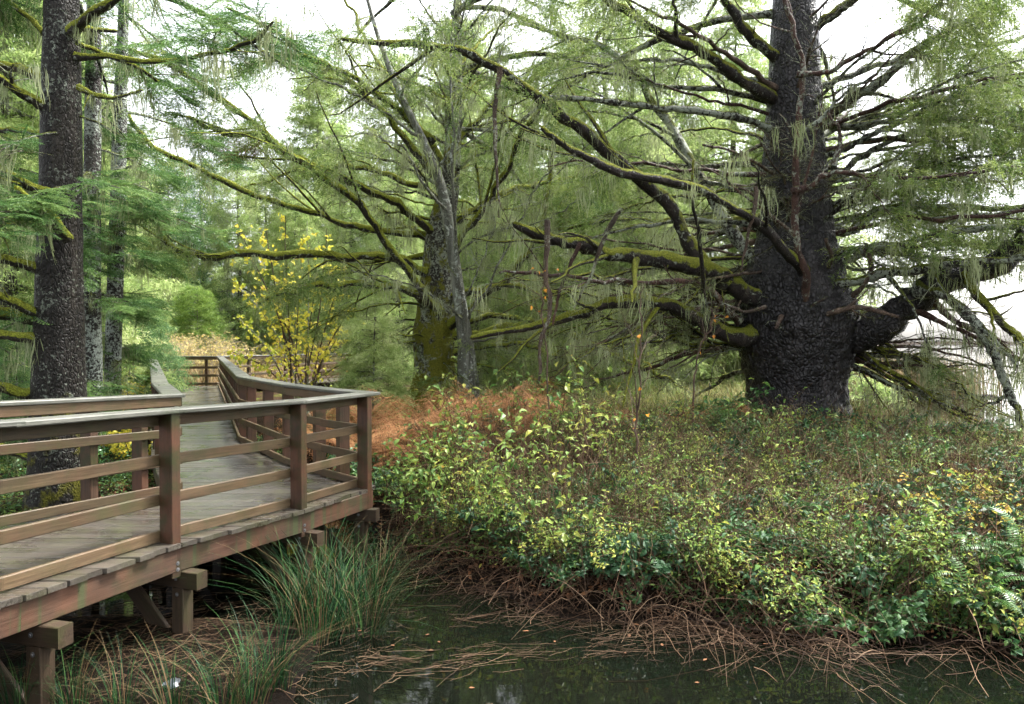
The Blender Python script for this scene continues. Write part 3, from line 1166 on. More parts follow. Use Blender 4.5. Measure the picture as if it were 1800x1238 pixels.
class Sprigs:
    """collects instance transforms for one scatter part"""

    def __init__(self):
        self.p, self.r, self.s, self.i = [], [], [], []

    def add(self, p, r, s, i):
        self.p.append(np.asarray(p, float).reshape(-1, 3))
        self.r.append(np.asarray(r, float).reshape(-1, 3))
        self.s.append(np.asarray(s, float).ravel())
        self.i.append(np.asarray(i).ravel())

    def build(self, name, temps, parent, base=(0, 0, 0), kind='stuff', real=False):
        if not self.p:
            return None
        p = np.concatenate(self.p) - np.asarray(base, float)
        if real:
            return realise(name, p, np.concatenate(self.r), np.concatenate(self.s), np.concatenate(self.i) % len(temps), temps, parent, kind)
        return scatter(name, p, np.concatenate(self.r), np.concatenate(self.s), np.concatenate(self.i) % len(temps), temps, parent, kind)


def twigs_on(path, r, n, t0, t1, length, gt, sprigs=None, beards=None, green=1.0, spray=9, scl=1.0, droop=0.25, rad=0.010, beard_n=0.3, mtwig=None, spread=0.85, steps=6, beard_scl=1.0, fwd=0.6, sub=2):
    """side twigs along a limb; sprays hang from the live ones. gt: Geo for the twig wood"""
    if n <= 0:
        return
    t = np.sort(r.uniform(t0, t1, n))
    b, tg = along(path, t)
    sd = norm(np.cross(tg, np.array([0, 0, 1.0]) + r.normal(0, 0.25, (n, 3))))
    sgn = np.where(r.random(n) < 0.5, -1.0, 1.0)[:, None]
    d = norm(tg * fwd + sd * sgn * spread + np.array([0, 0, 1.0]) * r.normal(0.02, 0.28, (n, 1)))
    L = length * r.uniform(0.45, 1.15, n) * (1.08 - 0.55 * (t - t0) / max(1e-3, 1 - t0))
    s = np.linspace(0, 1, steps)
    path2 = b[:, None, :] + d[:, None, :] * (L[:, None] * s[None])[:, :, None]
    path2[:, :, 2] -= droop * L[:, None] * (s ** 2)[None] * r.uniform(0.4, 1.5, (n, 1))
    wob = r.normal(0, 0.03, (n, steps, 3)) * L[:, None, None]
    wob[:, 0] = 0
    path2 += np.cumsum(wob, axis=1) * 0.6
    rr = rad * np.clip(L / length, 0.5, 1.3)[:, None] * (1 - 0.8 * s)[None]
    tubes(gt, path2, rr, 3, r.random(n))
    if sub:
        k = n * sub
        j = np.repeat(np.arange(n), sub)
        u = r.uniform(0.2, 1.0, k)
        iu = np.clip((u * (steps - 1)).astype(int), 0, steps - 2)
        b2 = path2[j, iu] * (1 - (u * (steps - 1) - iu))[:, None] + path2[j, iu + 1] * (u * (steps - 1) - iu)[:, None]
        d2 = norm(d[j] * 0.6 + r.normal(0, 0.6, (k, 3)))
        s4 = np.linspace(0, 1, 4)
        p3 = b2[:, None] + d2[:, None] * (L[j] * r.uniform(0.15, 0.5, k))[:, None, None] * s4[None, :, None]
        p3 += np.cumsum(r.normal(0, 0.02, (k, 4, 3)), 1) * s4[None, :, None]
        tubes(gt, p3, np.repeat((rr[j, 0] * 0.42)[:, None], 4, 1) * (1 - 0.6 * s4)[None], 3, r.random(k))
    live = r.random(n) < green
    if sprigs is not None and live.any():
        pl = path2[live]
        dl = d[live]
        m = len(pl)
        ks = np.linspace(0.15, 1.0, spray)[None] + r.normal(0, 0.04, (m, spray))
        pos = np.empty((m, spray, 3))
        for j in range(m):
            pos[j], _ = along(pl[j], ks[j])
        yaw = np.arctan2(dl[:, 1], dl[:, 0])[:, None] + r.normal(0, 0.75, (m, spray))
        rot = np.stack([r.normal(0, 0.15, (m, spray)), r.normal(0.12, 0.22, (m, spray)), yaw], -1)
        sprigs.add(pos, rot, scl * r.uniform(0.6, 1.2, (m, spray)), r.integers(0, 1000, (m, spray)))
    if beards is not None and beard_n > 0:
        kb = r.poisson(beard_n, n)
        rep = np.repeat(np.arange(n), kb)
        if len(rep):
            q = r.uniform(0.1, 1.0, len(rep))
            pos = np.array([along(path2[j], np.array([x]))[0][0] for j, x in zip(rep, q)])
            rot = np.stack([r.normal(0, 0.08, len(rep)), r.normal(0, 0.08, len(rep)), r.uniform(0, 6.3, len(rep))], -1)
            beards.add(pos, rot, beard_scl * r.uniform(0.4, 1.3, len(rep)), r.integers(0, 1000, len(rep)))


def beards_on(path, r, n, beards, t0=0.15, scl=0.8):
    t = r.uniform(t0, 1, n)
    pos, _ = along(path, t)
    rot = np.stack([r.normal(0, 0.08, n), r.normal(0, 0.08, n), r.uniform(0, 6.3, n)], -1)
    beards.add(pos, rot, scl * r.uniform(0.35, 1.2, n), r.integers(0, 1000, n))


def limb_geo(ctrl, r0, r1, r, n=34, wob=0.035, sides=10, power=0.8, snag=False, flare=0.35, forks=0, stubs=0, fork_len=0.5):
    """limb path from control points; returns geo, path and the paths of its forks. radii in metres"""
    path = curve_pts(ctrl, n)
    L = np.sum(np.linalg.norm(np.diff(path, axis=0), axis=1))
    w = np.cumsum(r.normal(0, wob, (n, 3)), axis=0) * min(1.0, L / 4)
    w -= np.linspace(0, 1, n)[:, None] * w[-1] * 0.6
    w[0] = 0
    path = path + w * 0.6 + r.normal(0, 0.006, (n, 3)) * np.linspace(0, 1, n)[:, None] * min(1, L / 2)
    s = np.linspace(0, 1, n)
    rad = r1 + (r0 - r1) * (1 - s) ** power
    rad = rad * (1 + flare * np.exp(-s * L / max(0.15, 2.2 * r0)))
    sd = int(r.integers(0, 999))
    rad = rad * (1 + 0.14 * vnoise(np.stack([s * L * 3, 0 * s, 0 * s], -1), sd) + 0.10 * vnoise(np.stack([s * L * 9, 0 * s, 0 * s], -1), sd + 3))
    g = Geo()
    tubes(g, path, rad, sides)
    # uneven bark skin, with cushions of moss standing proud on the upper side
    V = g.v[-1]
    c = np.repeat(path, sides, axis=0)
    nz = norm(V - c)[:, 2]
    k = 1 + 0.16 * vnoise(V * 9, 4) + 0.10 * vnoise(V * 24, 8) + 0.55 * np.clip(nz, 0, 1) * np.clip(vnoise(V * 5.5, 14) + 0.1, 0, 1)
    g.v[-1] = c + (V - c) * k[:, None]

    def close(path, rad, sides, base, snag):
        t = norm(path[-1] - path[-2])
        tip = path[-1] + t * (rad[-1] * (2.5 if snag else 1.2))
        n0 = g.n
        ring = np.arange(base + (len(path) - 1) * sides, base + len(path) * sides)
        g.add(tip[None], np.zeros((0, 3), int))
        g.f.append(np.array([[ring[i], ring[(i + 1) % sides], n0] for i in range(sides)]))
        g.m.append(np.zeros(sides, np.int32))
    close(path, rad, sides, 0, snag)
    if snag:
        g.v[0][-sides::2] += norm(path[-1] - path[-2]) * rad[-1] * 1.8
    out = []

    def shoot(t, ln, rr, m, sd_, kink):
        p, tg = along(path, np.array([t]))
        side = norm(np.cross(tg[0], np.array([0, 0, 1.0]) + r.normal(0, 0.4, 3)))
        d = norm(tg[0] * r.uniform(0.5, 1.0) + side * r.choice([-1, 1]) * r.uniform(0.4, 1.0) + np.array([0, 0, r.normal(0.05, 0.3)]))
        q = np.linspace(0, 1, m)[:, None]
        pp = p[0] + d * ln * q + np.array([0, 0, r.normal(-0.05, 0.2)]) * ln * q ** 2 + np.cumsum(r.normal(0, kink, (m, 3)), 0) * q
        ra = rr * (1 - 0.72 * q[:, 0])
        b0 = g.n
        tubes(g, pp, ra, sd_)
        close(pp, ra, sd_, b0, False)
        return pp
    for _ in range(forks):
        t = r.uniform(0.2, 0.88)
        rr = float(np.interp(t, s, rad)) * r.uniform(0.35, 0.62)
        out.append(shoot(t, L * fork_len * (1.05 - 0.6 * t) * r.uniform(0.5, 1.1), rr, 11, 6, 0.022 * min(1.5, L / 2)))
    for _ in range(stubs):
        t = r.uniform(0.12, 0.95)
        rr = float(np.interp(t, s, rad))
        shoot(t, rr + r.uniform(0.04, 0.25), min(0.022, rr * 0.5), 4, 5, 0.01)
    return g, path, out
# ------------------------------------------------------------------ trees
M_GIANT = bark_mat('giant_spruce_bark', (0.004, 0.0034, 0.0034), (0.036, 0.031, 0.031), moss=0.16, lichen=0.08, scale=0.95, stretch=0.6, bump=1.0, wet=0.5, rough=0.6, lichen_scale=22, plate_scale=17, spec=0.32)
M_LIMB = bark_mat('mossy_limb_bark', (0.012, 0.009, 0.008), (0.055, 0.043, 0.034), moss=0.95, lichen=0.42, scale=1.6, stretch=0.7, bump=0.9, lichen_scale=14, moss_col=(0.155, 0.17, 0.018))
M_LIMB2 = bark_mat('lichen_limb_bark', (0.014, 0.011, 0.009), (0.06, 0.052, 0.04), moss=0.68, lichen=0.75, scale=1.6, stretch=0.7, bump=0.9, lichen_scale=14)
M_LIMB_MOSSY = bark_mat('thick_moss_limb_bark', (0.022, 0.018, 0.012), (0.08, 0.068, 0.05), moss=1.2, lichen=0.45, scale=1.8, stretch=0.7, bump=0.9, lichen_scale=12, moss_col=(0.21, 0.235, 0.026))
M_RED = bark_mat('peeling_red_bark', (0.035, 0.018, 0.014), (0.15, 0.08, 0.058), moss=0.35, lichen=0.45, scale=2.2, stretch=0.5, bump=0.8, lichen_scale=14)
M_DEAD = bark_mat('dead_bare_wood', (0.05, 0.033, 0.025), (0.20, 0.14, 0.10), moss=0.3, lichen=0.45, scale=2.2, stretch=0.5, bump=0.8, lichen_scale=14)
M_TRUNK2 = bark_mat('mossy_trunk_bark', (0.016, 0.014, 0.010), (0.085, 0.077, 0.06), moss=0.95, lichen=0.7, scale=1.3, stretch=0.7, bump=0.9, lichen_scale=17, moss_low=0.1, moss_col=(0.15, 0.15, 0.018))
M_TRUNKA = bark_mat('lichened_trunk_bark', (0.006, 0.005, 0.0035), (0.034, 0.028, 0.021), moss=0.5, lichen=0.47, scale=1.25, stretch=0.4, bump=1.0, lichen_scale=20, moss_low=0.42, moss_col=(0.10, 0.095, 0.010), lichen_col=(0.17, 0.19, 0.15))
M_TRUNKB = bark_mat('white_lichen_bark', (0.014, 0.011, 0.009), (0.06, 0.052, 0.045), moss=0.3, lichen=0.68, scale=1.5, stretch=0.6, bump=0.9, lichen_scale=24, moss_low=0.55, lichen_col=(0.34, 0.38, 0.33))
M_ALDER = bark_mat('pale_alder_bark', (0.06, 0.06, 0.045), (0.26, 0.27, 0.23), moss=0.62, lichen=0.5, scale=1.0, stretch=2.5, bump=0.5, lichen_scale=10, lichen_col=(0.42, 0.45, 0.40), moss_low=0.15)
M_FAR_TRUNK = bark_mat('forest_trunk_bark', (0.04, 0.034, 0.028), (0.13, 0.115, 0.095), moss=0.5, lichen=0.6, scale=1.0)


def trunk_mesh(rows, sides=40, n=60, seed=0, lump=0.05, skin=0.018, flare=0.0):
    """rows: (x, y, z, r) control rows up the trunk"""
    c = curve_pts(np.array(rows), n)
    th = np.linspace(0, 2 * math.pi, sides, endpoint=False)
    ct, st = np.cos(th), np.sin(th)
    V = np.empty((n, sides, 3))
    V[:, :, 0] = c[:, 0:1] + c[:, 3:4] * ct
    V[:, :, 1] = c[:, 1:2] + c[:, 3:4] * st
    V[:, :, 2] = c[:, 2:3]
    cc = np.repeat(c[:, None, :3], sides, 1)
    p = V.reshape(-1, 3)
    k = 1 + lump * fbm(p * np.array([1.6, 1.6, 0.7]), seed, 2) + skin * (fbm(p * np.array([9, 9, 6.0]), seed + 5, 2) + (1.2 * np.abs(vnoise(p * np.array([17, 17, 11.0]), seed + 9)) if n > 200 else 0))
    if flare:
        zz = (c[:, 2] - c[0, 2])
        lob = np.abs(np.sin(th * 3.5 + seed)) ** 0.7
        k = k + (flare * np.exp(-zz / 0.35)[:, None] * lob[None]).ravel()
    V = (cc.reshape(-1, 3) + (p - cc.reshape(-1, 3)) * k[:, None])
    i, j = np.meshgrid(np.arange(sides), np.arange(n - 1))
    a = (j * sides + i).ravel()
    b = (j * sides + (i + 1) % sides).ravel()
    g = Geo()
    g.add(V, np.stack([a, b, b + sides, a + sides], -1))
    return g


def trunk_rows(rows, d):
    out = []
    for y, xl, xr in rows:
        a, b = P(xl, y, d), P(xr, y, d)
        out.append(((a[0] + b[0]) / 2, d, a[2], (b[0] - a[0]) / 2))
    return out


def px_limb(ctrl):
    return np.array([P(*c) for c in ctrl])


def rel(g, base):
    g.v = [v - np.asarray(base, float) for v in g.v]
    return g


class Tree:
    def __init__(self, name, base, label, group=None, seed=1):
        self.base = np.asarray(base, float)
        self.o = empty(name, tuple(base))
        tag(self.o, label, 'tree', group)
        self.r = np.random.default_rng(seed)
        self.extra, self.forky, self.slim = 0, 0, 1.0
        self.tw, self.sp, self.bd, self.rust, self.bl = Geo(), Sprigs(), Sprigs(), Sprigs(), Sprigs()

    def trunk(self, g, mat):
        rel(g, self.base).build('trunk', mat, self.o, smooth=True)

    def limb(self, ctrl, r0, r1, mat, px=True, n=34, **kw):
        kw2 = {k: kw.pop(k) for k in list(kw) if k in ('wob', 'sides', 'power', 'snag', 'flare', 'forks', 'stubs', 'fork_len')}
        c = px_limb(ctrl) if px else np.asarray(ctrl, float)
        if self.forky and len(ctrl) > 3:
            kw2.setdefault('forks', self.forky)
            kw2.setdefault('stubs', self.forky)
        g, path, forks = limb_geo(c, r0 * self.slim, r1 * self.slim, self.r, n=n, **kw2)
        rel(g, self.base).build('limb', mat, self.o, smooth=True)
        if kw.get('tw'):
            a = kw['tw']
            twigs_on(path, self.r, gt=self.tw, sprigs=self.sp, beards=self.bd, **a)
        for fp in forks:
            a = bare(7, 0.45, 0.1, beard_n=0.12)
            if kw.get('tw') and kw['tw']['green'] > 0 and self.r.random() < 0.3:
                a = dict(kw['tw'], n=4, t0=0.4, length=kw['tw']['length'] * 0.5)
            twigs_on(fp, self.r, gt=self.tw, sprigs=self.sp, beards=self.bd, **a)
        if self.extra and len(ctrl) > 4:
            twigs_on(path, self.r, self.extra, 0.12, 0.85, 0.55, self.tw, None, self.bd, beard_n=0.15, rad=0.006, sub=3, droop=0.1)
        if kw.get('beards'):
            beards_on(path, self.r, kw['beards'], self.bd, kw.get('bt0', 0.15), kw.get('bscl', 0.7))
        return path

    def finish(self, temps, beard=T_BEARD, mtwig=M_TWIG, real=False):
        if self.tw.n:
            rel(self.tw, self.base).build('twigs', mtwig, self.o)['kind'] = 'stuff'
        self.sp.build('foliage', temps, self.o, self.base, real=real)
        self.bd.build('hanging_lichen', beard, self.o, self.base)
        self.rust.build('dead_foliage', T_RUST, self.o, self.base)


def live(n, length, t0=0.35, t1=1.0, green=0.9, spray=7, scl=1.0, beard_n=0.5, droop=0.3, rad=0.012, **k):
    return dict(n=n, t0=t0, t1=t1, length=length, green=green, spray=spray, scl=scl, beard_n=beard_n, droop=droop, rad=rad, **k)


def bare(n, length, t0=0.15, t1=1.0, beard_n=0.25, rad=0.008, **k):
    return dict(n=n, t0=t0, t1=t1, length=length, green=0.0, beard_n=beard_n, rad=rad, droop=0.1, **k)


def giant():
    D = 13.6
    base = (BIG[0], BIG[1], gz(*BIG))
    T = Tree('giant_spruce_tree', base, 'giant old spruce with a massive dark flared trunk and huge spreading limbs', seed=21)
    T.extra, T.forky, T.slim = 9, 4, 0.70
    px = D / F
    rows = trunk_rows([(790, 1278, 1516), (745, 1300, 1492), (720, 1311, 1485), (680, 1318, 1480), (640, 1313, 1488), (600, 1304, 1496), (570, 1300, 1500),
                       (540, 1300, 1496), (500, 1308, 1484), (460, 1322, 1474), (420, 1334, 1462), (350, 1342, 1452), (250, 1346, 1444), (150, 1353, 1440),
                       (50, 1358, 1434), (-100, 1366, 1426), (-500, 1372, 1415), (-1000, 1385, 1405)], D)
    T.trunk(trunk_mesh(rows, 130, 250, 31, 0.06, 0.045, flare=0.16), M_GIANT)
    m = px
    # left side
    T.limb([(1345, 575, 13.3), (1290, 592, 13.0), (1240, 573, 12.8), (1185, 546, 12.5), (1130, 530, 12.2), (1070, 527, 12.0), (1010, 548, 11.8), (940, 572, 11.6), (830, 592, 11.4)], 20 * m, 5 * m, M_LIMB,
           tw=bare(16, 0.9, 0.4), beards=5)
    low = T.limb([(1360, 540, 13.3), (1310, 522, 13.1), (1265, 497, 12.9), (1215, 470, 12.6), (1130, 450, 12.2), (1060, 440, 11.9), (1000, 427, 11.7), (955, 412, 11.5), (908, 392, 11.3)], 22 * m, 9 * m, M_LIMB,
                 snag=True, tw=bare(12, 0.7, 0.45))
    T.limb([(1275, 505, 12.95), (1232, 462, 12.9), (1200, 410, 12.8), (1178, 360, 12.7), (1120, 305, 12.4), (1055, 250, 12.2), (1000, 200, 12.0), (930, 152, 11.8), (860, 112, 11.6), (790, 85, 11.4), (690, 72, 11.2), (600, 60, 11.0)], 19 * m, 4 * m, M_LIMB,
           n=36, tw=live(14, 1.3, 0.70, beard_n=0.48, spray=5, fwd=0.3), beards=8)
    T.limb([(1345, 470, 13.5), (1310, 430, 13.7), (1268, 360, 14.1), (1215, 265, 14.6), (1150, 170, 15.2), (1080, 95, 15.8), (1010, 60, 16.2), (915, 38, 16.6)], 17 * m, 4 * m, M_LIMB2,
           tw=live(16, 1.5, 0.62, beard_n=0.48), beards=6)
    T.limb([(1420, 480, 12.9), (1385, 455, 12.4), (1330, 400, 11.9), (1268, 357, 11.5), (1180, 330, 11.0), (1100, 310, 10.7), (1030, 286, 10.4), (990, 257, 10.2), (952, 222, 10.0)], 11 * m, 4 * m, M_LIMB,
           tw=bare(14, 0.6, 0.3), beards=3)
    T.limb([(1370, 230, 13.5), (1310, 212, 13.2), (1200, 202, 12.8), (1100, 185, 12.4), (960, 172, 12.0), (880, 152, 11.8)], 10 * m, 3 * m, M_LIMB2, tw=live(11, 1.1, 0.52, green=0.5), beards=5)
    T.limb([(1375, 185, 13.5), (1320, 145, 13.2), (1260, 95, 12.9), (1180, 60, 12.5), (1100, 18, 12.2), (1040, -30, 12.0), (960, -70, 11.7)], 15 * m, 4 * m, M_LIMB, tw=live(13, 1.3, 0.52, beard_n=0.54), beards=5)
    T.limb([(1375, 110, 13.5), (1300, 35, 13.2), (1250, -30, 13.0), (1150, -120, 12.6)], 13 * m, 4 * m, M_LIMB, tw=live(11, 1.3, 0.52), beards=3)
    T.limb([(1350, 300, 13.6), (1290, 285, 14.2), (1200, 295, 15.0), (1100, 300, 15.8), (980, 320, 16.6)], 9 * m, 3 * m, M_LIMB2, tw=live(11, 1.3, 0.52), beards=4)
    T.limb([(1345, 395, 13.7), (1290, 392, 14.4), (1200, 398, 15.2), (1080, 398, 16.0), (960, 410, 16.8)], 9 * m, 3 * m, M_LIMB, tw=live(11, 1.4, 0.52), beards=4)
    T.limb([(1310, 610, 13.8), (1250, 602, 14.2), (1180, 590, 14.8), (1080, 560, 15.6), (960, 545, 16.4)], 8 * m, 3 * m, M_LIMB, tw=live(9, 1.2, 0.62, green=0.5), beards=4)
    T.limb([(1300, 565, 13.2), (1220, 505, 12.4), (1100, 495, 11.8), (1000, 480, 11.4), (880, 470, 11.0)], 7 * m, 2.5 * m, M_RED, tw=bare(16, 0.8, 0.2), beards=3)
    # stems in front of the trunk
    st = T.limb([(1420, 560, 12.75), (1412, 500, 12.5), (1398, 420, 12.3), (1394, 330, 12.2), (1390, 230, 12.15), (1400, 130, 12.1), (1385, 40, 12.05), (1370, -60, 12.0)], 10 * m, 4 * m, M_RED,
                tw=bare(14, 0.5, 0.3, beard_n=0.03))
    T.limb([(1396, 335, 12.25), (1430, 312, 12.1), (1466, 293, 12.0), (1540, 296, 11.7), (1650, 306, 11.3), (1800, 288, 10.9)], 7 * m, 3 * m, M_RED, tw=live(9, 0.8, 0.47, green=0.6, beard_n=0.72), beards=7, bscl=0.8)
    T.limb([(1466, 293, 12.0), (1472, 235, 11.95), (1455, 204, 11.9)], 5 * m, 2.5 * m, M_DEAD, snag=True)
    T.limb([(1400, 130, 12.1), (1440, 120, 11.9), (1500, 95, 11.7), (1560, 60, 11.5), (1620, 20, 11.3), (1680, -30, 11.1)], 6 * m, 3 * m, M_RED, tw=live(8, 0.9, 0.52), beards=4)
    T.limb([(1402, 240, 12.2), (1440, 210, 12.1), (1480, 170, 12.0), (1540, 130, 11.9)], 5 * m, 2 * m, M_LIMB2, tw=bare(8, 0.5))
    # right side
    big = T.limb([(1440, 600, 13.4), (1500, 588, 13.1), (1560, 555, 12.8), (1620, 512, 12.5), (1680, 482, 12.2), (1740, 458, 11.9), (1800, 420, 11.6), (1900, 370, 11.2)], 40 * m, 15 * m, M_GIANT,
                 sides=16, power=0.9, flare=0.15, n=44, tw=bare(16, 0.9, 0.3), beards=7)
    T.limb([(1440, 505, 13.0), (1500, 490, 12.6), (1560, 482, 12.2), (1640, 476, 11.8), (1700, 470, 11.5), (1800, 456, 11.0), (1880, 450, 10.7)], 11 * m, 6 * m, M_LIMB2, tw=bare(14, 0.7, 0.2, beard_n=0.48), beards=7)
    T.limb([(1440, 450, 13.2), (1500, 440, 12.9), (1580, 425, 12.5), (1660, 400, 12.1), (1800, 390, 11.5), (1900, 380, 11)], 10 * m, 5 * m, M_LIMB2, tw=live(15, 0.9, 0.52, green=0.6, beard_n=0.60), beards=7)
    T.limb([(1440, 400, 13.6), (1500, 400, 13.7), (1525, 375, 13.8), (1560, 352, 13.9), (1640, 345, 14.0), (1760, 352, 14.2), (1900, 345, 14.5)], 13 * m, 5 * m, M_LIMB2, tw=live(18, 1.2, 0.52, beard_n=0.60), beards=7)
    T.limb([(1450, 470, 13.9), (1520, 445, 14.4), (1600, 430, 15.0), (1700, 428, 15.8), (1850, 415, 16.8)], 10 * m, 4 * m, M_LIMB2, tw=live(20, 1.2, 0.52), beards=5)
    T.limb([(1430, 215, 13.5), (1490, 185, 13.2), (1535, 160, 13.0), (1580, 125, 12.8), (1640, 75, 12.6), (1700, 35, 12.4), (1770, -10, 12.2)], 13 * m, 5 * m, M_LIMB2, tw=live(18, 1.1, 0.57, beard_n=0.60), beards=6)
    T.limb([(1430, 160, 13.6), (1500, 130, 13.8), (1600, 105, 14.2), (1700, 92, 14.6), (1830, 60, 15)], 9 * m, 4 * m, M_LIMB2, tw=live(20, 1.3, 0.47, beard_n=0.48), beards=6)
    T.limb([(1430, 250, 13.7), (1510, 215, 14.2), (1600, 190, 14.8), (1720, 165, 15.4), (1850, 150, 16)], 9 * m, 4 * m, M_LIMB2, tw=live(23, 1.4, 0.47, beard_n=0.48), beards=6)
    T.limb([(1440, 280, 13.4), (1520, 245, 13.0), (1600, 215, 12.7), (1700, 170, 12.4), (1850, 130, 12.0)], 8 * m, 3 * m, M_LIMB2, tw=live(24, 1.2, 0.47, beard_n=0.78, spray=5), beards=8, bscl=0.9)
    T.limb([(1445, 330, 13.6), (1530, 270, 13.3), (1620, 240, 13.0), (1730, 215, 12.7), (1860, 200, 12.4)], 7 * m, 3 * m, M_LIMB2, tw=live(27, 1.2, 0.47, beard_n=0.90, spray=5), beards=8, bscl=0.9)
    T.limb([(1420, 60, 13.5), (1490, 10, 13.3), (1560, -40, 13.0), (1680, -110, 12.5)], 12 * m, 4 * m, M_LIMB, tw=live(15, 1.3, 0.42), beards=5)
    T.limb([(1450, 370, 13.9), (1540, 330, 14.5), (1650, 300, 15.2), (1800, 290, 16)], 7 * m, 3 * m, M_LIMB2, tw=live(27, 1.4, 0.42, beard_n=0.60, spray=5), beards=6)
    # limbs sweeping down to the ground on the right
    T.limb([(1470, 615, 13.6), (1520, 632, 13.3), (1580, 668, 13.0), (1640, 705, 12.7), (1700, 733, 12.4), (1765, 758, 12.1)], 8 * m, 2.5 * m, M_LIMB, tw=bare(14, 0.5, 0.3, beard_n=0.3), beards=3)
    T.limb([(1480, 600, 13.4), (1540, 645, 13.0), (1600, 683, 12.7), (1670, 722, 12.4), (1750, 748, 12.0)], 8 * m, 2.5 * m, M_LIMB, tw=bare(12, 0.5, 0.3), beards=3)
    T.limb([(1475, 640, 13.8), (1530, 665, 13.9), (1600, 705, 14.0), (1650, 740, 14.0)], 6 * m, 2 * m, M_LIMB, tw=bare(8, 0.8, 0.3, beard_n=0.4), beards=4)
    T.limb([(1500, 600, 13.2), (1545, 612, 13.0), (1590, 622, 12.8), (1625, 632, 12.6)], 7 * m, 4.5 * m, M_LIMB, snag=True, tw=bare(6, 0.5))
    T.limb([(1560, 605, 13.0), (1585, 640, 12.9), (1605, 680, 12.8), (1628, 705, 12.7)], 4.5 * m, 3 * m, M_LIMB2)
    T.limb([(1615, 512, 12.4), (1650, 512, 11.9), (1690, 545, 11.6), (1725, 590, 11.4), (1755, 640, 11.3), (1785, 700, 11.2), (1800, 760, 11.1)], 12 * m, 5 * m, M_LIMB2, tw=bare(9, 0.8, 0.3, beard_n=0.4), beards=7)
    T.limb([(1690, 482, 12.1), (1720, 515, 11.8), (1760, 560, 11.5), (1800, 610, 11.2), (1850, 680, 11)], 10 * m, 5 * m, M_LIMB, tw=bare(7, 0.8, 0.3, beard_n=0.4), beards=4)
    T.limb([(1640, 525, 12.5), (1690, 570, 12.6), (1745, 590, 12.7), (1800, 640, 12.8), (1880, 700, 12.9)], 7 * m, 3 * m, M_RED, tw=bare(8, 0.9, 0.3, beard_n=0.4), beards=3)
    T.limb([(1590, 545, 12.6), (1650, 575, 12.2), (1700, 590, 11.9), (1760, 620, 11.6), (1830, 640, 11.3)], 6 * m, 3 * m, M_RED, tw=bare(8, 0.8, 0.3, beard_n=0.4), beards=4)
    # snapped dead limbs about the trunk
    for c, a, b in (([(1430, 560, 12.75), (1470, 548, 12.4), (1520, 543, 12.1), (1572, 556, 11.9)], 6, 4), ([(1500, 520, 12.8), (1520, 500, 12.5), (1532, 470, 12.4), (1530, 452, 12.3)], 6, 4),
                    ([(1455, 470, 12.8), (1462, 450, 12.5), (1452, 425, 12.3)], 5, 4), ([(1345, 540, 12.7), (1310, 548, 12.4), (1275, 535, 12.1)], 4, 2), ([(1375, 555, 12.75), (1365, 575, 12.5)], 5, 3),
                    ([(1400, 545, 12.75), (1430, 535, 12.5), (1450, 525, 12.2)], 3, 2), ([(1360, 305, 12.9), (1325, 285, 12.4), (1270, 262, 12.0), (1240, 255, 11.7)], 4, 2),
                    ([(1370, 400, 12.9), (1330, 350, 12.4), (1300, 330, 12.1)], 4, 2)):
        T.limb(c, a * m, b * m, M_DEAD, snag=True, n=12, tw=bare(4, 0.3), beards=1)
    # the many thin crooked limbs between
    r = T.r
    for k in range(66):
        py = r.uniform(120, 400) if k % 3 == 0 else r.uniform(330, 640)
        q = P(1395, py, D)
        a = r.choice([-1, 1]) * r.uniform(0.1, 1.45) + (0 if r.random() < 0.5 else math.pi)
        a = (a + math.pi) % (2 * math.pi) - math.pi
        if -2.5 < a < -0.6:
            a = -a
        L = r.uniform(1.8, 5.4)
        d = np.array([math.cos(a), math.sin(a) * 0.8, 0])
        s = np.linspace(0.0, 1, 6)[:, None]
        rise = np.interp(py, [120, 400, 640], [0.35, 0.12, -0.12]) + r.normal(0, 0.1)
        c = q + d * (0.45 + L * s) + np.array([0, 0, 1.0]) * (rise * L * s - 0.16 * L * s ** 2) + np.cumsum(r.normal(0, 0.07, (6, 3)), 0) * s
        c[0] = q + d * 0.35
        T.limb(c, r.uniform(0.04, 0.085), 0.011, (M_LIMB, M_LIMB2, M_LIMB2, M_RED, M_DEAD)[k % 5], px=False, n=22, sides=7, forks=3, stubs=3, wob=0.05,
               tw=live(5, 0.7, 0.65, green=0.4, spray=3, scl=0.9, beard_n=0.25) if k % 3 == 0 else bare(12, 0.6, beard_n=0.1), beards=1)
    # fans of slender limbs low on both sides
    for k in range(16):
        y0, y1 = r.uniform(500, 625), r.uniform(470, 690)
        x1 = r.uniform(840, 1060)
        d1 = r.uniform(11.2, 16.5)
        c = px_limb([(1320, y0, D), (1240, y0 - r.uniform(0, 30), D + (d1 - D) * 0.2), ((1240 + x1) / 2, (y0 + y1) / 2 - r.uniform(0, 40), D + (d1 - D) * 0.6), (x1, y1, d1)])
        T.limb(c, r.uniform(0.045, 0.075), 0.012, M_LIMB if k % 3 else M_RED, px=False, n=28, sides=7, forks=5, stubs=4, wob=0.06, fork_len=0.4, tw=bare(18, 0.55, beard_n=0.12))
    for k in range(12):
        y0, y1 = r.uniform(570, 640), r.uniform(600, 775)
        x1 = r.uniform(1640, 1850)
        d1 = r.uniform(11.5, 14.5)
        c = px_limb([(1465, y0, D), (1540, y0 + r.uniform(0, 35), D + (d1 - D) * 0.3), ((1540 + x1) / 2, (y0 + y1) / 2 + r.uniform(-15, 15), D + (d1 - D) * 0.6), (x1, y1, d1)])
        T.limb(c, r.uniform(0.035, 0.06), 0.010, (M_LIMB, M_LIMB2, M_RED)[k % 3], px=False, n=24, sides=7, forks=4, stubs=4, wob=0.05, fork_len=0.4, tw=live(8, 0.5, 0.5, green=0.12, spray=3, scl=0.8, beard_n=0.25))
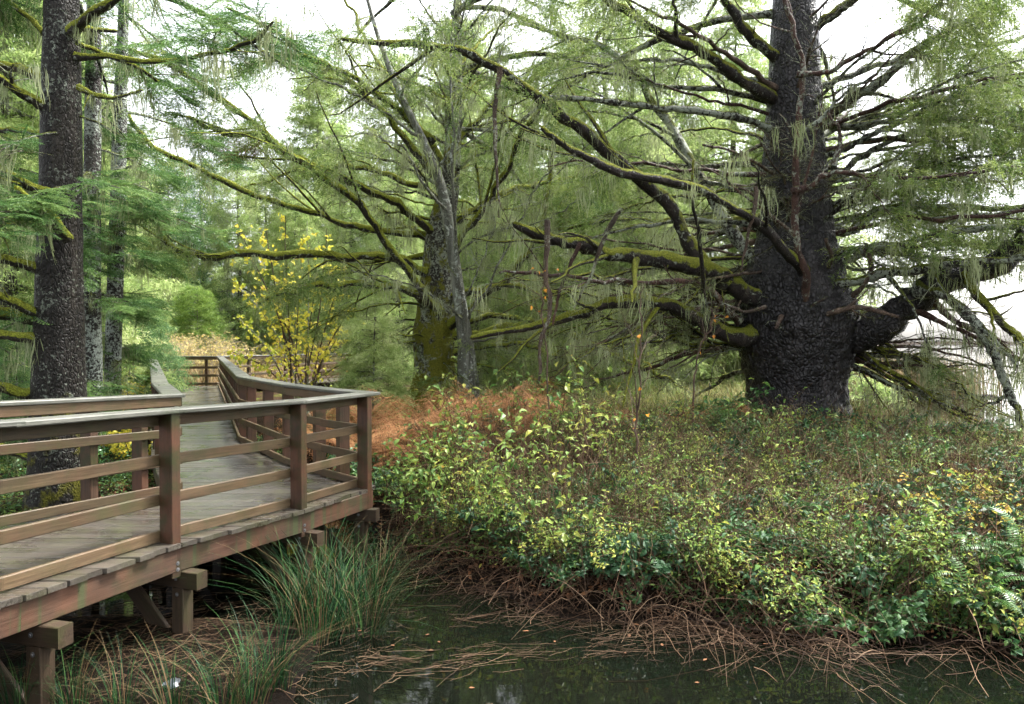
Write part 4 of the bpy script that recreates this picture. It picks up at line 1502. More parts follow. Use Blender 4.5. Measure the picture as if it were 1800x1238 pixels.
    for k in range(14):
        y0 = r.uniform(150, 480)
        y1 = y0 - r.uniform(-30, 170)
        x1 = r.uniform(1700, 1950)
        d1 = r.uniform(11.0, 16.5)
        c = px_limb([(1430, y0, D), (1510, y0 - r.uniform(0, 40), D + (d1 - D) * 0.3), ((1510 + x1) / 2, (y0 + y1) / 2 - r.uniform(0, 30), D + (d1 - D) * 0.6), (x1, y1, d1)])
        T.limb(c, r.uniform(0.04, 0.065), 0.011, M_LIMB2, px=False, n=26, sides=7, forks=4, stubs=3, wob=0.05, fork_len=0.4, tw=live(13, 0.9, 0.4, green=0.75, spray=4, scl=0.95, beard_n=0.6), beards=3)
    for k in range(18):
        py = r.uniform(-20, 420)
        q = P(1395, py, D)
        a = r.uniform(-2.5, -0.6)
        L = r.uniform(0.7, 2.2)
        d = np.array([math.cos(a), math.sin(a), 0])
        s = np.linspace(0.0, 1, 6)[:, None]
        c = q + d * (0.4 + L * s) + np.array([0, 0, 1.0]) * (r.uniform(0.1, 0.7) * L * s - 0.1 * L * s ** 2) + np.cumsum(r.normal(0, 0.06, (6, 3)), 0) * s
        T.limb(c, r.uniform(0.025, 0.05), 0.01, (M_RED, M_LIMB2, M_DEAD)[k % 3], px=False, n=20, sides=7, forks=3, stubs=4, wob=0.05, snag=True, tw=bare(10, 0.45, beard_n=0.15))
    # high limbs above the picture
    r = T.r
    for k in range(16):
        z = r.uniform(7.5, 15)
        a = r.uniform(0, 6.283)
        L = r.uniform(4.5, 6.5) * (1 - (z - 7) / 22)
        d = np.array([math.cos(a), math.sin(a), 0])
        s = np.linspace(0.03, 1, 6)[:, None]
        c = np.array([BIG[0], D, z]) + d * L * s + np.array([0, 0, 1.0]) * (0.10 * L * s - 0.42 * L * s ** 2)
        T.limb(c, 0.10, 0.025, M_LIMB2, px=False, n=16, sides=6, forks=0, stubs=0, tw=live(7, 1.4, 0.42, beard_n=0.24, spray=5))
    for sp, rad, keep in ((T.bd, 1.9, 0.10), (T.sp, 1.5, 0.15)):        # the old trunk itself is nearly bare
        q = np.concatenate(sp.p)
        k = (np.hypot(q[:, 0] - BIG[0], q[:, 1] - BIG[1]) > rad) | (r.random(len(q)) < keep)
        sp.p, sp.r, sp.s, sp.i = [q[k]], [np.concatenate(sp.r)[k]], [np.concatenate(sp.s)[k]], [np.concatenate(sp.i)[k]]
    T.finish(T_DROOP, T_BEARD)


def second_spruce():
    D = 18.0
    c = P(765, 650, D)
    base = (c[0], D, gz(c[0], D))
    T = Tree('mossy_spruce_tree', base, 'old mossy spruce behind the orange bracken with long level limbs', seed=8)
    T.forky, T.slim = 4, 0.9
    m = D / F
    T.trunk(trunk_mesh(trunk_rows([(720, 712, 812), (680, 722, 806), (640, 727, 800), (590, 724, 800), (540, 733, 800), (480, 741, 802), (400, 752, 800), (320, 772, 808), (200, 788, 812), (100, 796, 812), (-100, 800, 810), (-400, 803, 807)], D), 30, 60, 5, 0.12, 0.03, flare=0.15), M_TRUNK2)
    LM = M_LIMB_MOSSY
    f = live
    for ctrl, a, b, tw, bd in (
        ([(775, 545, 17.7), (740, 500, 17.2), (690, 440, 16.7), (650, 382, 16.3), (585, 320, 15.9), (500, 258, 15.5), (425, 203, 15.1), (350, 150, 14.8), (285, 115, 14.5), (215, 85, 14.2)], 8, 3, f(19, 1.2, 0.35, beard_n=0.9), 22),
        ([(770, 415, 17.8), (700, 350, 17.2), (640, 318, 16.7), (560, 288, 16.2), (480, 235, 15.8), (400, 215, 15.5), (330, 190, 15.2)], 8, 3, f(17, 1.3, 0.35, beard_n=0.8), 16),
        ([(750, 480, 17.6), (690, 448, 17.0), (620, 448, 16.6), (540, 441, 16.2), (440, 439, 15.8), (350, 441, 15.5), (300, 425, 15.2), (268, 398, 15.0)], 9, 3.5, f(13, 1.1, 0.45, green=0.8, beard_n=0.7), 20),
        ([(745, 535, 17.6), (690, 503, 17.0), (640, 495, 16.6), (570, 490, 16.2), (520, 505, 15.8), (470, 520, 15.4)], 7, 3, f(13, 1.0, 0.35, beard_n=0.5), 10),
        ([(760, 420, 18.1), (640, 402, 18.2), (560, 380, 18.2), (440, 335, 18.0), (330, 295, 17.8), (250, 252, 17.6), (215, 205, 17.4)], 7, 3, f(17, 1.4, 0.3, beard_n=0.9), 14),
        ([(785, 330, 18.0), (720, 240, 17.6), (660, 180, 17.3), (600, 130, 17.0), (540, 92, 16.7), (470, 52, 16.4), (390, 15, 16.0)], 7, 2.5, f(17, 1.3, 0.35, green=0.55, beard_n=0.8), 12),
        ([(790, 300, 18.2), (740, 230, 18.6), (690, 150, 19.0), (640, 60, 19.4), (600, -20, 19.8)], 6, 2, f(16, 1.4, 0.3, green=0.6), 8),
        ([(785, 575, 17.8), (850, 505, 17.5), (915, 455, 17.2), (940, 405, 17.0), (955, 320, 16.8), (985, 205, 16.6)], 7, 3, f(13, 1.2, 0.4, beard_n=0.8), 10),
        ([(790, 460, 17.8), (850, 385, 17.4), (890, 310, 17.0), (920, 240, 16.7), (985, 150, 16.3), (1060, 60, 16.0)], 7, 2.5, f(16, 1.3, 0.3, beard_n=0.7), 10),
        ([(790, 400, 18.1), (870, 350, 18.4), (960, 310, 18.8), (1060, 300, 19.2), (1160, 320, 19.6)], 7, 3, f(19, 1.5, 0.25, beard_n=1.0), 10),
        ([(790, 520, 17.8), (880, 505, 17.6), (960, 520, 17.4), (1050, 535, 17.2), (1160, 560, 17.0)], 6, 2.5, f(17, 1.3, 0.35, beard_n=0.9), 12),
        ([(800, 590, 17.7), (880, 570, 17.2), (960, 578, 16.8), (1040, 600, 16.4), (1120, 635, 16.0), (1190, 668, 15.6)], 7, 2.5, bare(20, 0.9, 0.2, beard_n=0.8), 12),
        ([(800, 570, 18.0), (900, 556, 17.8), (1000, 585, 17.5), (1090, 620, 17.2), (1160, 660, 16.9)], 6, 2.5, f(16, 1.1, 0.3, green=0.5, beard_n=0.8), 10),
        ([(800, 620, 17.6), (880, 610, 17.0), (960, 630, 16.5), (1040, 660, 16.0)], 5, 2, f(13, 0.9, 0.2, green=0.4, beard_n=0.9), 8),
        ([(750, 330, 18.3), (640, 300, 19.0), (520, 300, 19.6), (400, 330, 20.2)], 6, 2.5, f(17, 1.5, 0.25, beard_n=0.6), 8),
        ([(760, 250, 17.8), (680, 170, 17.0), (600, 120, 16.4), (500, 100, 16.0), (420, 130, 15.6)], 6, 2.5, f(16, 1.3, 0.3, green=0.6, beard_n=0.8), 10),
        ([(800, 250, 18.0), (860, 180, 18.2), (940, 130, 18.5), (1040, 120, 18.8)], 6, 2.5, f(16, 1.4, 0.25, beard_n=0.8), 8),
        ([(755, 450, 18.2), (660, 470, 18.8), (560, 500, 19.4), (450, 540, 20)], 6, 2, f(16, 1.2, 0.3, beard_n=0.8), 6),
    ):
        p = T.limb(ctrl, a * m, b * m, LM, tw=tw, beards=bd, n=32, sides=8, wob=0.055)
        twigs_on(p, T.r, 22, 0.08, 0.9, 0.7, T.tw, None, T.bd, beard_n=0.2, rad=0.006, sub=4, droop=0.1)
    r = T.r
    for k in range(54):
        py = r.uniform(60, 640)
        q = P(np.interp(py, [60, 320, 640], [804, 790, 765]), py, D)
        a = r.uniform(0, 6.283)
        L = r.uniform(1.6, 4.8)
        d = np.array([math.cos(a), math.sin(a) * 0.7, 0])
        s = np.linspace(0.0, 1, 6)[:, None]
        rise = np.interp(py, [60, 350, 640], [0.75, 0.35, -0.05]) + r.normal(0, 0.12)
        c3 = q + d * (0.1 + L * s) + np.array([0, 0, 1.0]) * (rise * L * s - 0.22 * L * s ** 2) + np.cumsum(r.normal(0, 0.07, (6, 3)), 0) * s
        T.limb(c3, r.uniform(0.025, 0.05), 0.008, LM if k % 3 else M_LIMB2, px=False, n=22, sides=6, forks=4, stubs=2, wob=0.06,
               tw=live(7, 0.8, 0.5, green=0.5, spray=3, scl=0.9, beard_n=0.4) if k % 3 == 0 else bare(12, 0.6, beard_n=0.25), beards=2)
    for k in range(10):
        z = r.uniform(6.5, 12)
        a = r.uniform(0, 6.283)
        L = r.uniform(3.5, 5.5)
        d = np.array([math.cos(a), math.sin(a), 0])
        s = np.linspace(0.03, 1, 6)[:, None]
        c2 = np.array([P(790, 100, D)[0], D, z]) + d * L * s + np.array([0, 0, 1.0]) * (0.15 * L * s - 0.40 * L * s ** 2)
        T.limb(c2, 0.08, 0.02, M_LIMB2, px=False, n=14, sides=5, forks=0, stubs=0, tw=live(9, 1.3, 0.25, beard_n=0.4, spray=5))
    pp = px_limb([(470, 235, 16), (430, 262, 16), (400, 268, 16)])
    p_, _ = along(curve_pts(pp, 8), r.uniform(0, 1, 60))
    T.rust.add(p_ + r.normal(0, 0.12, (60, 3)), np.stack([r.normal(0, .3, 60), r.normal(.2, .3, 60), r.uniform(2.2, 4.0, 60)], -1), r.uniform(.5, .9, 60), r.integers(0, 9, 60))
    T.finish(T_DROOP, T_BEARD)


def alder():
    D = 17.0
    c = P(815, 650, D)
    base = (c[0], D, gz(c[0], D))
    T = Tree('alder_tree', base, 'leaning pale-barked leafless alder right beside the mossy spruce trunk', seed=5)
    T.forky, T.slim = 4, 0.7
    m = D / F
    T.trunk(trunk_mesh(trunk_rows([(720, 802, 846), (660, 804, 840), (600, 804, 832), (520, 796, 818), (430, 784, 804), (370, 774, 794), (320, 764, 782), (260, 742, 758), (180, 704, 717), (100, 672, 682), (20, 648, 655), (-80, 624, 628)], D), 16, 50, 7, 0.06, 0.02, flare=0.2), M_ALDER)
    for ctrl, a, b in (([(822, 610, 16.9), (812, 520, 16.6), (800, 400, 16.3), (802, 300, 16.0), (812, 200, 15.8), (800, 90, 15.6), (810, -30, 15.4)], 5, 2),
                       ([(800, 450, 16.9), (870, 410, 16.4), (950, 395, 16.0), (1020, 345, 15.6)], 3, 1.2), ([(785, 370, 16.9), (740, 330, 16.4), (700, 260, 16.0), (640, 235, 15.7), (560, 240, 15.3)], 3.5, 1.2),
                       ([(765, 300, 16.8), (810, 220, 16.5), (860, 150, 16.2), (880, 60, 16)], 3, 1.2), ([(740, 240, 16.8), (650, 180, 16.4), (560, 130, 16.0), (430, 80, 15.5), (300, 20, 15.0)], 4, 1.2),
                       ([(700, 170, 16.8), (760, 100, 16.5), (830, 60, 16.2)], 3, 1), ([(825, 560, 16.8), (880, 500, 16.3), (940, 380, 15.9), (985, 290, 15.6)], 3.5, 1.2),
                       ([(818, 560, 16.7), (770, 520, 16.2), (700, 480, 15.7), (620, 470, 15.2)], 3, 1.0), ([(830, 600, 16.7), (900, 580, 16.1), (980, 560, 15.6)], 3, 1.0),
                       ([(815, 540, 16.8), (842, 470, 16.5), (870, 400, 16.2), (868, 340, 16.0)], 2.5, 1.0)):
        p = T.limb(ctrl, a * m, b * m, M_ALDER, n=26, sides=6, wob=0.06, tw=bare(26, 0.8, 0.15, beard_n=0.35, rad=0.007), beards=4)
        twigs_on(p, T.r, 24, 0.3, 1.0, 0.6, T.tw, rad=0.005, sub=5)
    T.finish(T_DROOP, T_BEARD, M_TWIG_PALE)


def left_trees():
    D = 9.6
    c = P(105, 890, D)
    base = (c[0], D, gz(c[0], D))
    T = Tree('roadside_spruce_tree', base, 'stout dark spruce trunk with mossy lower limbs right behind the boardwalk rail', seed=3)
    T.o.name = 'spruce_tree'
    T.forky, T.slim = 1, 0.95
    m = D / F
    T.trunk(trunk_mesh(trunk_rows([(960, 40, 172), (900, 50, 160), (840, 56, 155), (760, 60, 151), (700, 62, 148), (600, 65, 146), (500, 67, 143), (400, 70, 141), (300, 73, 140), (200, 76, 139), (100, 79, 138), (0, 81, 136), (-200, 86, 132), (-700, 95, 122), (-1300, 104, 113)], D), 44, 90, 9, 0.05, 0.035, flare=0.12), M_TRUNKA)
    L = M_LIMB_MOSSY
    for ctrl, a, b, tw in (
        ([(90, 195, 9.5), (40, 165, 9.3), (0, 140, 9.1), (-60, 110, 8.8)], 9, 6, bare(4, 0.5)),
        ([(80, 140, 9.6), (30, 120, 9.6), (-40, 112, 9.6)], 9, 6, None),
        ([(90, 340, 9.4), (50, 325, 9.2), (0, 298, 9.0), (-60, 270, 8.8)], 9, 6, live(5, 0.6, 0.2, spray=5)),
        ([(118, 420, 9.3), (95, 385, 9.1), (62, 358, 8.9), (30, 330, 8.7)], 9, 5, live(6, 0.6, 0.4, spray=5)),
        ([(75, 472, 9.5), (40, 462, 9.4), (0, 452, 9.3), (-80, 440, 9.1)], 10, 8, bare(4, 0.5)),
        ([(80, 555, 9.5), (40, 540, 9.3), (0, 522, 9.1), (-80, 500, 8.8)], 8, 6, None),
        ([(75, 560, 9.6), (30, 555, 9.5), (-60, 540, 9.3)], 13, 10, live(5, 0.7, 0.2, spray=5)),
        ([(85, 600, 9.5), (40, 592, 9.3), (-60, 585, 9.0)], 9, 7, bare(4, 0.4)),
        ([(75, 690, 9.5), (40, 692, 9.4), (0, 680, 9.3), (-80, 660, 9.1)], 9, 8, bare(4, 0.4)),
        ([(75, 812, 9.6), (40, 800, 9.6), (0, 790, 9.6), (-80, 770, 9.6)], 8, 6, None),
        ([(125, 55, 9.5), (150, 30, 9.3), (185, 5, 9.1), (240, -40, 8.9)], 9, 6, None),
        ([(130, 50, 9.6), (160, 50, 9.8), (205, 55, 10.0)], 6, 3, None),
        ([(135, 100, 9.5), (200, 105, 9.3), (280, 115, 9.1), (340, 108, 8.9), (400, 90, 8.8), (450, 65, 8.7), (480, 35, 8.6)], 5.5, 2.5, live(12, 0.8, 0.35, green=0.5, beard_n=0.8)),
        ([(138, 155, 9.5), (175, 168, 9.3), (215, 168, 9.1), (250, 160, 9.0)], 4.5, 2, bare(5, 0.4)),
        ([(135, 75, 9.5), (200, 100, 9.9), (280, 140, 10.4), (350, 190, 11)], 4, 2, live(8, 0.8, 0.3, beard_n=0.8)),
        ([(80, 240, 9.8), (20, 230, 10.2), (-50, 240, 10.6)], 6, 4, live(4, 0.9, 0.1, spray=6)),
        ([(78, 400, 9.9), (30, 395, 10.4), (-40, 405, 10.8)], 5, 3, live(6, 0.9, 0.1, spray=6)),
        ([(80, 60, 9.8), (40, 20, 10), (-20, -20, 10.2)], 6, 4, live(4, 1.0, 0.1, spray=6)),
    ):
        T.limb(ctrl, a * m, b * m, L, tw=tw, beards=5, n=16, sides=8)
    # leafy boughs hanging in front of and beside the trunk
    for ctrl, n in (([(100, 235, 9.2), (60, 240, 8.8), (10, 262, 8.4), (-40, 300, 8.0)], 5), ([(120, 330, 9.2), (80, 335, 8.9), (30, 360, 8.5), (-30, 400, 8.1)], 6), ([(135, 330, 9.3), (165, 320, 9.1), (210, 330, 8.9)], 3),
                    ([(-80, 300, 8.5), (-20, 380, 8.2), (20, 450, 8.0)], 6), ([(140, 205, 9.5), (180, 220, 9.6), (220, 245, 9.8)], 3),
                    ([(-90, 500, 9.8), (-20, 590, 9.9), (40, 640, 10.1)], 7)):
        T.limb(ctrl, 2.2 * m, 1 * m, M_LIMB2, n=10, sides=5, tw=live(n, 0.5, 0.1, spray=4, scl=0.8, beard_n=0.15, droop=0.45))
    for k in range(9):
        r = T.r
        z = r.uniform(6.2, 11)
        a = r.uniform(0, 6.283)
        Ln = r.uniform(1.8, 3.2)
        d = np.array([math.cos(a), math.sin(a), 0])
        s = np.linspace(0.03, 1, 6)[:, None]
        c2 = np.array([c[0], D, z]) + d * Ln * s + np.array([0, 0, 1.0]) * (0.05 * Ln * s - 0.3 * Ln * s ** 2)
        T.limb(c2, 0.05, 0.015, M_LIMB2, px=False, n=12, sides=5, tw=live(12, 0.9, 0.1, beard_n=0.4))
    T.finish(T_FLAT, T_BEARD)
    for rows, D, lab, seed in (
        ([(800, 138, 186), (740, 143, 181), (650, 145, 178), (500, 146, 176), (350, 148, 176), (200, 150, 177), (100, 152, 177), (0, 154, 176), (-300, 162, 177), (-800, 168, 173)], 12.2, 'slim lichen-speckled spruce trunk between two others left of the walkway', 61),
        ([(790, 176, 222), (740, 181, 214), (650, 185, 212), (500, 189, 216), (350, 195, 220), (200, 200, 222), (100, 205, 224), (0, 209, 226), (-300, 216, 229), (-800, 226, 232)], 13.2, 'slender white-lichened trunk leaning right, nearest the straight walkway', 62)):
        y0, xl, xr = rows[0]
        c = P((xl + xr) / 2, y0, D)
        base = (c[0], D, gz(c[0], D))
        T = Tree('slim_spruce_tree', base, lab, seed=seed)
        m = D / F
        T.trunk(trunk_mesh(trunk_rows(rows, D), 24, 70, seed, 0.06, 0.05, flare=0.12), M_TRUNKB)
        r = T.r
        cs = curve_pts(np.array(trunk_rows(rows, D)), 60)
        for k in range(26):
            i = r.integers(8, 50)
            a = r.uniform(0, 6.283)
            Ln = r.uniform(0.6, 2.0) if cs[i, 2] > 3.2 else r.uniform(0.3, 0.7)
            d = np.array([math.cos(a), math.sin(a), 0])
            s = np.linspace(0.02, 1, 5)[:, None]
            c2 = cs[i, :3] + d * Ln * s + np.array([0, 0, 1.0]) * (r.uniform(-.1, .25) * Ln * s - 0.25 * Ln * s ** 2)
            T.limb(c2, 0.022, 0.007, M_LIMB2, px=False, n=10, sides=5, tw=live(6, 0.7, 0.3, green=0.75, spray=5, beard_n=0.5), beards=4)
        T.finish(T_FLAT, T_BEARD)


def conifer_proto(seed, H, R, n, temps, name, label, group, crown0=0.06, spray=6, sec=7, scl=1.5, droop=0.30, mat=M_FAR_TRUNK, beard_n=0.3, up=0.05, trunk_r=None, sec_len=1.1):
    T = Tree(name, (0, 0, 0), label, group, seed)
    r = T.r
    tr = trunk_r or H * 0.016
    ys = np.linspace(-0.4, H, 9)
    rows = [(0.10 * math.sin(y * 0.3 + seed), 0.10 * math.cos(y * 0.23 + seed), y, max(0.02, tr * (1 - max(0, y) / H) + (0.25 * tr if y < 0.3 else 0))) for y in ys]
    T.trunk(trunk_mesh(rows, 12, 24, seed, 0.06, 0.03), mat)
    gl = Geo()
    for k in range(n):
        u = crown0 + (1 - crown0) * (k + r.uniform(0, 1)) / n
        z = H * u
        a = k * 2.39996 + r.normal(0, 0.3)
        L = R * (1 - u) ** 0.75 * r.uniform(0.65, 1.2) + 0.25
        d = np.array([math.cos(a), math.sin(a), 0])
        s = np.linspace(0.0, 1, 6)[:, None]
        c = np.array([0, 0, z]) + d * L * s + np.array([0, 0, 1.0]) * (up * L * s - droop * L * s ** 2)
        s1 = s[:, 0]
        path = curve_pts(c, 8)
        tubes(gl, path, tr * 0.22 * (1 - 0.85 * np.linspace(0, 1, 8)) * (0.5 + L / R), 5)
        twigs_on(path, r, max(3, int(sec * L / R + 2)), 0.15, 1.0, sec_len * (0.5 + 0.5 * L / R), T.tw, T.sp, T.bd, green=0.93, spray=spray, scl=scl, droop=0.35, rad=0.012, beard_n=beard_n, steps=4, beard_scl=1.5, sub=0)
    gl.build('branches', M_LIMB2, T.o)['kind'] = 'stuff'
    T.finish(temps, T_BEARDL[:1], real=True)
    return T.o


def place(proto, used, px, d, scl, rz, label=None, zoff=0.0):
    o = proto if not used.get(proto.name) else copy_tree(proto)
    used[proto.name] = True
    x = (px - 900) / F * d
    o.location = (x, d, gz(x, d) - 0.1 + zoff)
    o.rotation_euler = (0, 0, rz)
    o.scale = (scl, scl, scl)
    if label:
        o['label'] = label
    return o


def forest():
    lab = 'tall conifer hung with pale lichen in the forest behind'
    grp = 'forest conifers'
    A = conifer_proto(41, 15, 3.6, 85, T_DROOPF, 'forest_spruce_tree', lab, grp, spray=5, sec=7)
    B = conifer_proto(42, 12, 3.0, 70, T_DROOPF, 'forest_spruce_tree', lab, grp, spray=5, sec=7, beard_n=0.6)
    C = conifer_proto(43, 17, 3.0, 85, T_FLATF, 'forest_spruce_tree', lab, grp, spray=6, sec=8, scl=1.7, droop=0.2)
    Dk = conifer_proto(44, 13, 3.2, 75, T_DROOPD, 'forest_spruce_tree', lab, grp, spray=5, sec=7)
    used = {}
    r = np.random.default_rng(77)
    for pr, px, d, s in ((C, 20, 17, 0.8), (A, -120, 22, 1.0), (A, 100, 25, 0.95), (B, 215, 42, 1.1), (Dk, 300, 47, 1.05), (A, 420, 50, 0.95), (C, 160, 38, 0.9), (Dk, 355, 55, 1.15), (B, 520, 50, 1.0),
                         (A, 620, 47, 0.95), (B, 700, 36, 0.85), (Dk, 800, 50, 0.9), (B, 965, 27, 0.95), (A, 1065, 26, 1.0), (B, 1180, 23.5, 1.0), (A, 1290, 26, 1.0),
                         (B, 1395, 23.5, 0.9), (B, 885, 40, 0.8), (A, 700, 44, 1.25), (C, 815, 48, 1.3), (A, 900, 44, 1.2), (C, 560, 56, 1.4), (Dk, 580, 60, 1.15), (A, 470, 56, 1.1), (B, 260, 52, 1.2), (B, 60, 40, 1.1), (C, -60, 30, 1.0), (B, 840, 25, 0.55), (B, 1120, 20.5, 0.72), (A, 740, 50, 1.1)):
        k = int(np.searchsorted([130, 300, 460, 680, 900, 1130, 1330], px))
        place(pr, used, px, d, s * r.uniform(0.95, 1.05), r.uniform(0, 6.28), 'forest conifer hung with pale lichen ' + (
            'behind the stout trunk with mossy limbs', 'behind the two slim lichened trunks', 'rising beyond the far end of the walkway', 'behind the yellow maple', 'behind the mossy spruce and the alder',
            'between the mossy spruce and the giant spruce', 'close behind the giant spruce\'s left limbs', 'directly behind the giant spruce trunk')[k])
    # young ones
    Y = conifer_proto(51, 4.6, 1.5, 60, T_CEDAR, 'cedar_tree', 'bushy light green cedar beyond the far end of the walkway', None, spray=4, sec=6, scl=0.95, droop=0.1, beard_n=0, sec_len=0.6, up=0.25)
    place(Y, {}, 345, 41, 1.05, 1.0)
    S = conifer_proto(52, 2.6, 0.75, 55, T_FLATF, 'spruce_sapling', 'small pointed spruce sapling standing among the orange bracken', None, spray=3, sec=5, scl=0.6, droop=0.1, beard_n=0, sec_len=0.35, up=0.15, trunk_r=0.025)
    place(S, {}, 655, 15.5, 0.95, 2.0)
    S2 = conifer_proto(53, 3.0, 1.3, 45, T_DROOPD, 'young_spruce_tree', 'low dark young spruce beside the walkway left of the cedar', None, spray=4, sec=6, scl=0.8, droop=0.15, beard_n=0, sec_len=0.6, up=0.15)
    place(S2, {}, 262, 24, 0.9, 0.6)
    S3 = copy_tree(S2)
    S3['label'] = 'young green spruce behind the stout trunk at the picture edge'
    place(S3, {}, 20, 14.5, 0.9, 2.6)


giant()
second_spruce()
alder()
left_trees()
forest()
# ------------------------------------------------------------------ undergrowth
M_SHRUB = leaf_mat('autumn_shrub_leaves', [(0.0, (0.035, 0.10, 0.026)), (0.3, (0.10, 0.20, 0.042)), (0.6, (0.22, 0.31, 0.06)), (0.85, (0.42, 0.42, 0.08)), (1.0, (0.42, 0.26, 0.055))], 0.35, 0.45, use='both', spot=0.6)
M_BRAMBLE = leaf_mat('bramble_leaves', [(0.0, (0.012, 0.04, 0.016)), (0.5, (0.03, 0.085, 0.03)), (0.85, (0.07, 0.15, 0.035)), (1.0, (0.22, 0.26, 0.05))], 0.3, 0.5, use='both', spec=0.3)
M_SALAL = leaf_mat('glossy_green_leaves', [(0.0, (0.03, 0.09, 0.03)), (0.6, (0.07, 0.18, 0.05)), (1.0, (0.18, 0.30, 0.07))], 0.25, 0.35, use='both', spec=0.5)
M_YELLOW = leaf_mat('yellow_leaves', [(0.0, (0.34, 0.42, 0.06)), (0.3, (0.66, 0.62, 0.08)), (0.75, (0.82, 0.70, 0.10)), (1.0, (0.74, 0.48, 0.08))], 0.45, 0.5, use='rnd', spot=0.4)
M_YELLOW2 = leaf_mat('fading_yellow_leaves', [(0.0, (0.14, 0.22, 0.04)), (0.35, (0.42, 0.40, 0.06)), (0.7, (0.55, 0.38, 0.07)), (1.0, (0.36, 0.17, 0.04))], 0.3, 0.55, use='rnd', spot=0.7)
M_TAN = leaf_mat('tan_marsh_leaves', [(0.0, (0.20, 0.22, 0.07)), (0.4, (0.42, 0.36, 0.14)), (0.8, (0.52, 0.40, 0.20)), (1.0, (0.70, 0.54, 0.12))], 0.35, 0.7, use='rnd', spec=0.1)
M_ORANGE = leaf_mat('orange_leaves', [(0.0, (0.55, 0.22, 0.03)), (1.0, (0.75, 0.36, 0.06))], 0.4, 0.5, use='rnd')
M_BRACKEN = leaf_mat('dry_bracken', [(0.0, (0.11, 0.05, 0.022)), (0.45, (0.35, 0.17, 0.075)), (0.8, (0.52, 0.29, 0.125)), (1.0, (0.40, 0.34, 0.12))], 0.3, 0.7, use='both', spec=0.15)
M_FERN = leaf_mat('sword_fern_fronds', [(0.0, (0.03, 0.09, 0.022)), (0.6, (0.07, 0.17, 0.035)), (1.0, (0.13, 0.26, 0.05))], 0.25, 0.4, use='both', spec=0.5)
M_SEDGE = leaf_mat('sedge_blades', [(0.0, (0.005, 0.022, 0.008)), (0.6, (0.016, 0.055, 0.016)), (0.86, (0.055, 0.115, 0.03)), (0.9, (0.07, 0.045, 0.02)), (1.0, (0.13, 0.09, 0.045))], 0.2, 0.5, use='rnd', spec=0.12)
M_STRAW = leaf_mat('dry_straw', [(0.0, (0.16, 0.10, 0.05)), (0.5, (0.30, 0.21, 0.10)), (1.0, (0.45, 0.35, 0.18))], 0.3, 0.7, use='rnd', spec=0.15)
M_STALK = leaf_mat('sodden_stalks', [(0.0, (0.03, 0.02, 0.012)), (0.6, (0.08, 0.05, 0.03)), (1.0, (0.12, 0.08, 0.05))], 0.0, 0.7, use='rnd', spec=0.05)
M_REED = leaf_mat('reed_blades', [(0.0, (0.13, 0.095, 0.05)), (0.5, (0.21, 0.155, 0.085)), (0.9, (0.29, 0.23, 0.135)), (1.0, (0.16, 0.17, 0.06))], 0.3, 0.7, use='rnd', spec=0.15)
M_GRASS = leaf_mat('pale_grass', [(0.0, (0.10, 0.14, 0.04)), (0.5, (0.22, 0.25, 0.08)), (1.0, (0.42, 0.36, 0.16))], 0.3, 0.6, use='rnd', spec=0.2)
M_LITTER = leaf_mat('fallen_leaves', [(0.0, (0.035, 0.02, 0.012)), (0.5, (0.13, 0.06, 0.028)), (0.85, (0.26, 0.12, 0.05)), (1.0, (0.45, 0.22, 0.06))], 0.1, 0.7, spec=0.2)
M_COVER = leaf_mat('ground_cover_leaves', [(0.0, (0.02, 0.06, 0.018)), (0.45, (0.06, 0.13, 0.03)), (0.8, (0.17, 0.24, 0.05)), (1.0, (0.38, 0.36, 0.06))], 0.3, 0.45, patch=0.15)
M_MOSSCLUMP = leaf_mat('moss_cushion', [(0.0, (0.10, 0.14, 0.015)), (1.0, (0.30, 0.34, 0.04))], 0.2, 0.9, spec=0.1)
M_STEM = leaf_mat('brown_stems', [(0.0, (0.022, 0.014, 0.010)), (0.5, (0.06, 0.036, 0.022)), (0.85, (0.13, 0.08, 0.048)), (1.0, (0.22, 0.155, 0.10))], 0.0, 0.75, use='rnd', spec=0.1)
M_STEM_DARK = plain_mat('dark_shrub_stems', (0.075, 0.05, 0.035), 0.7, var=0.5, scale=5)
M_STEM_GREY = plain_mat('grey_shrub_stems', (0.26, 0.22, 0.17), 0.75, var=0.4, scale=5)


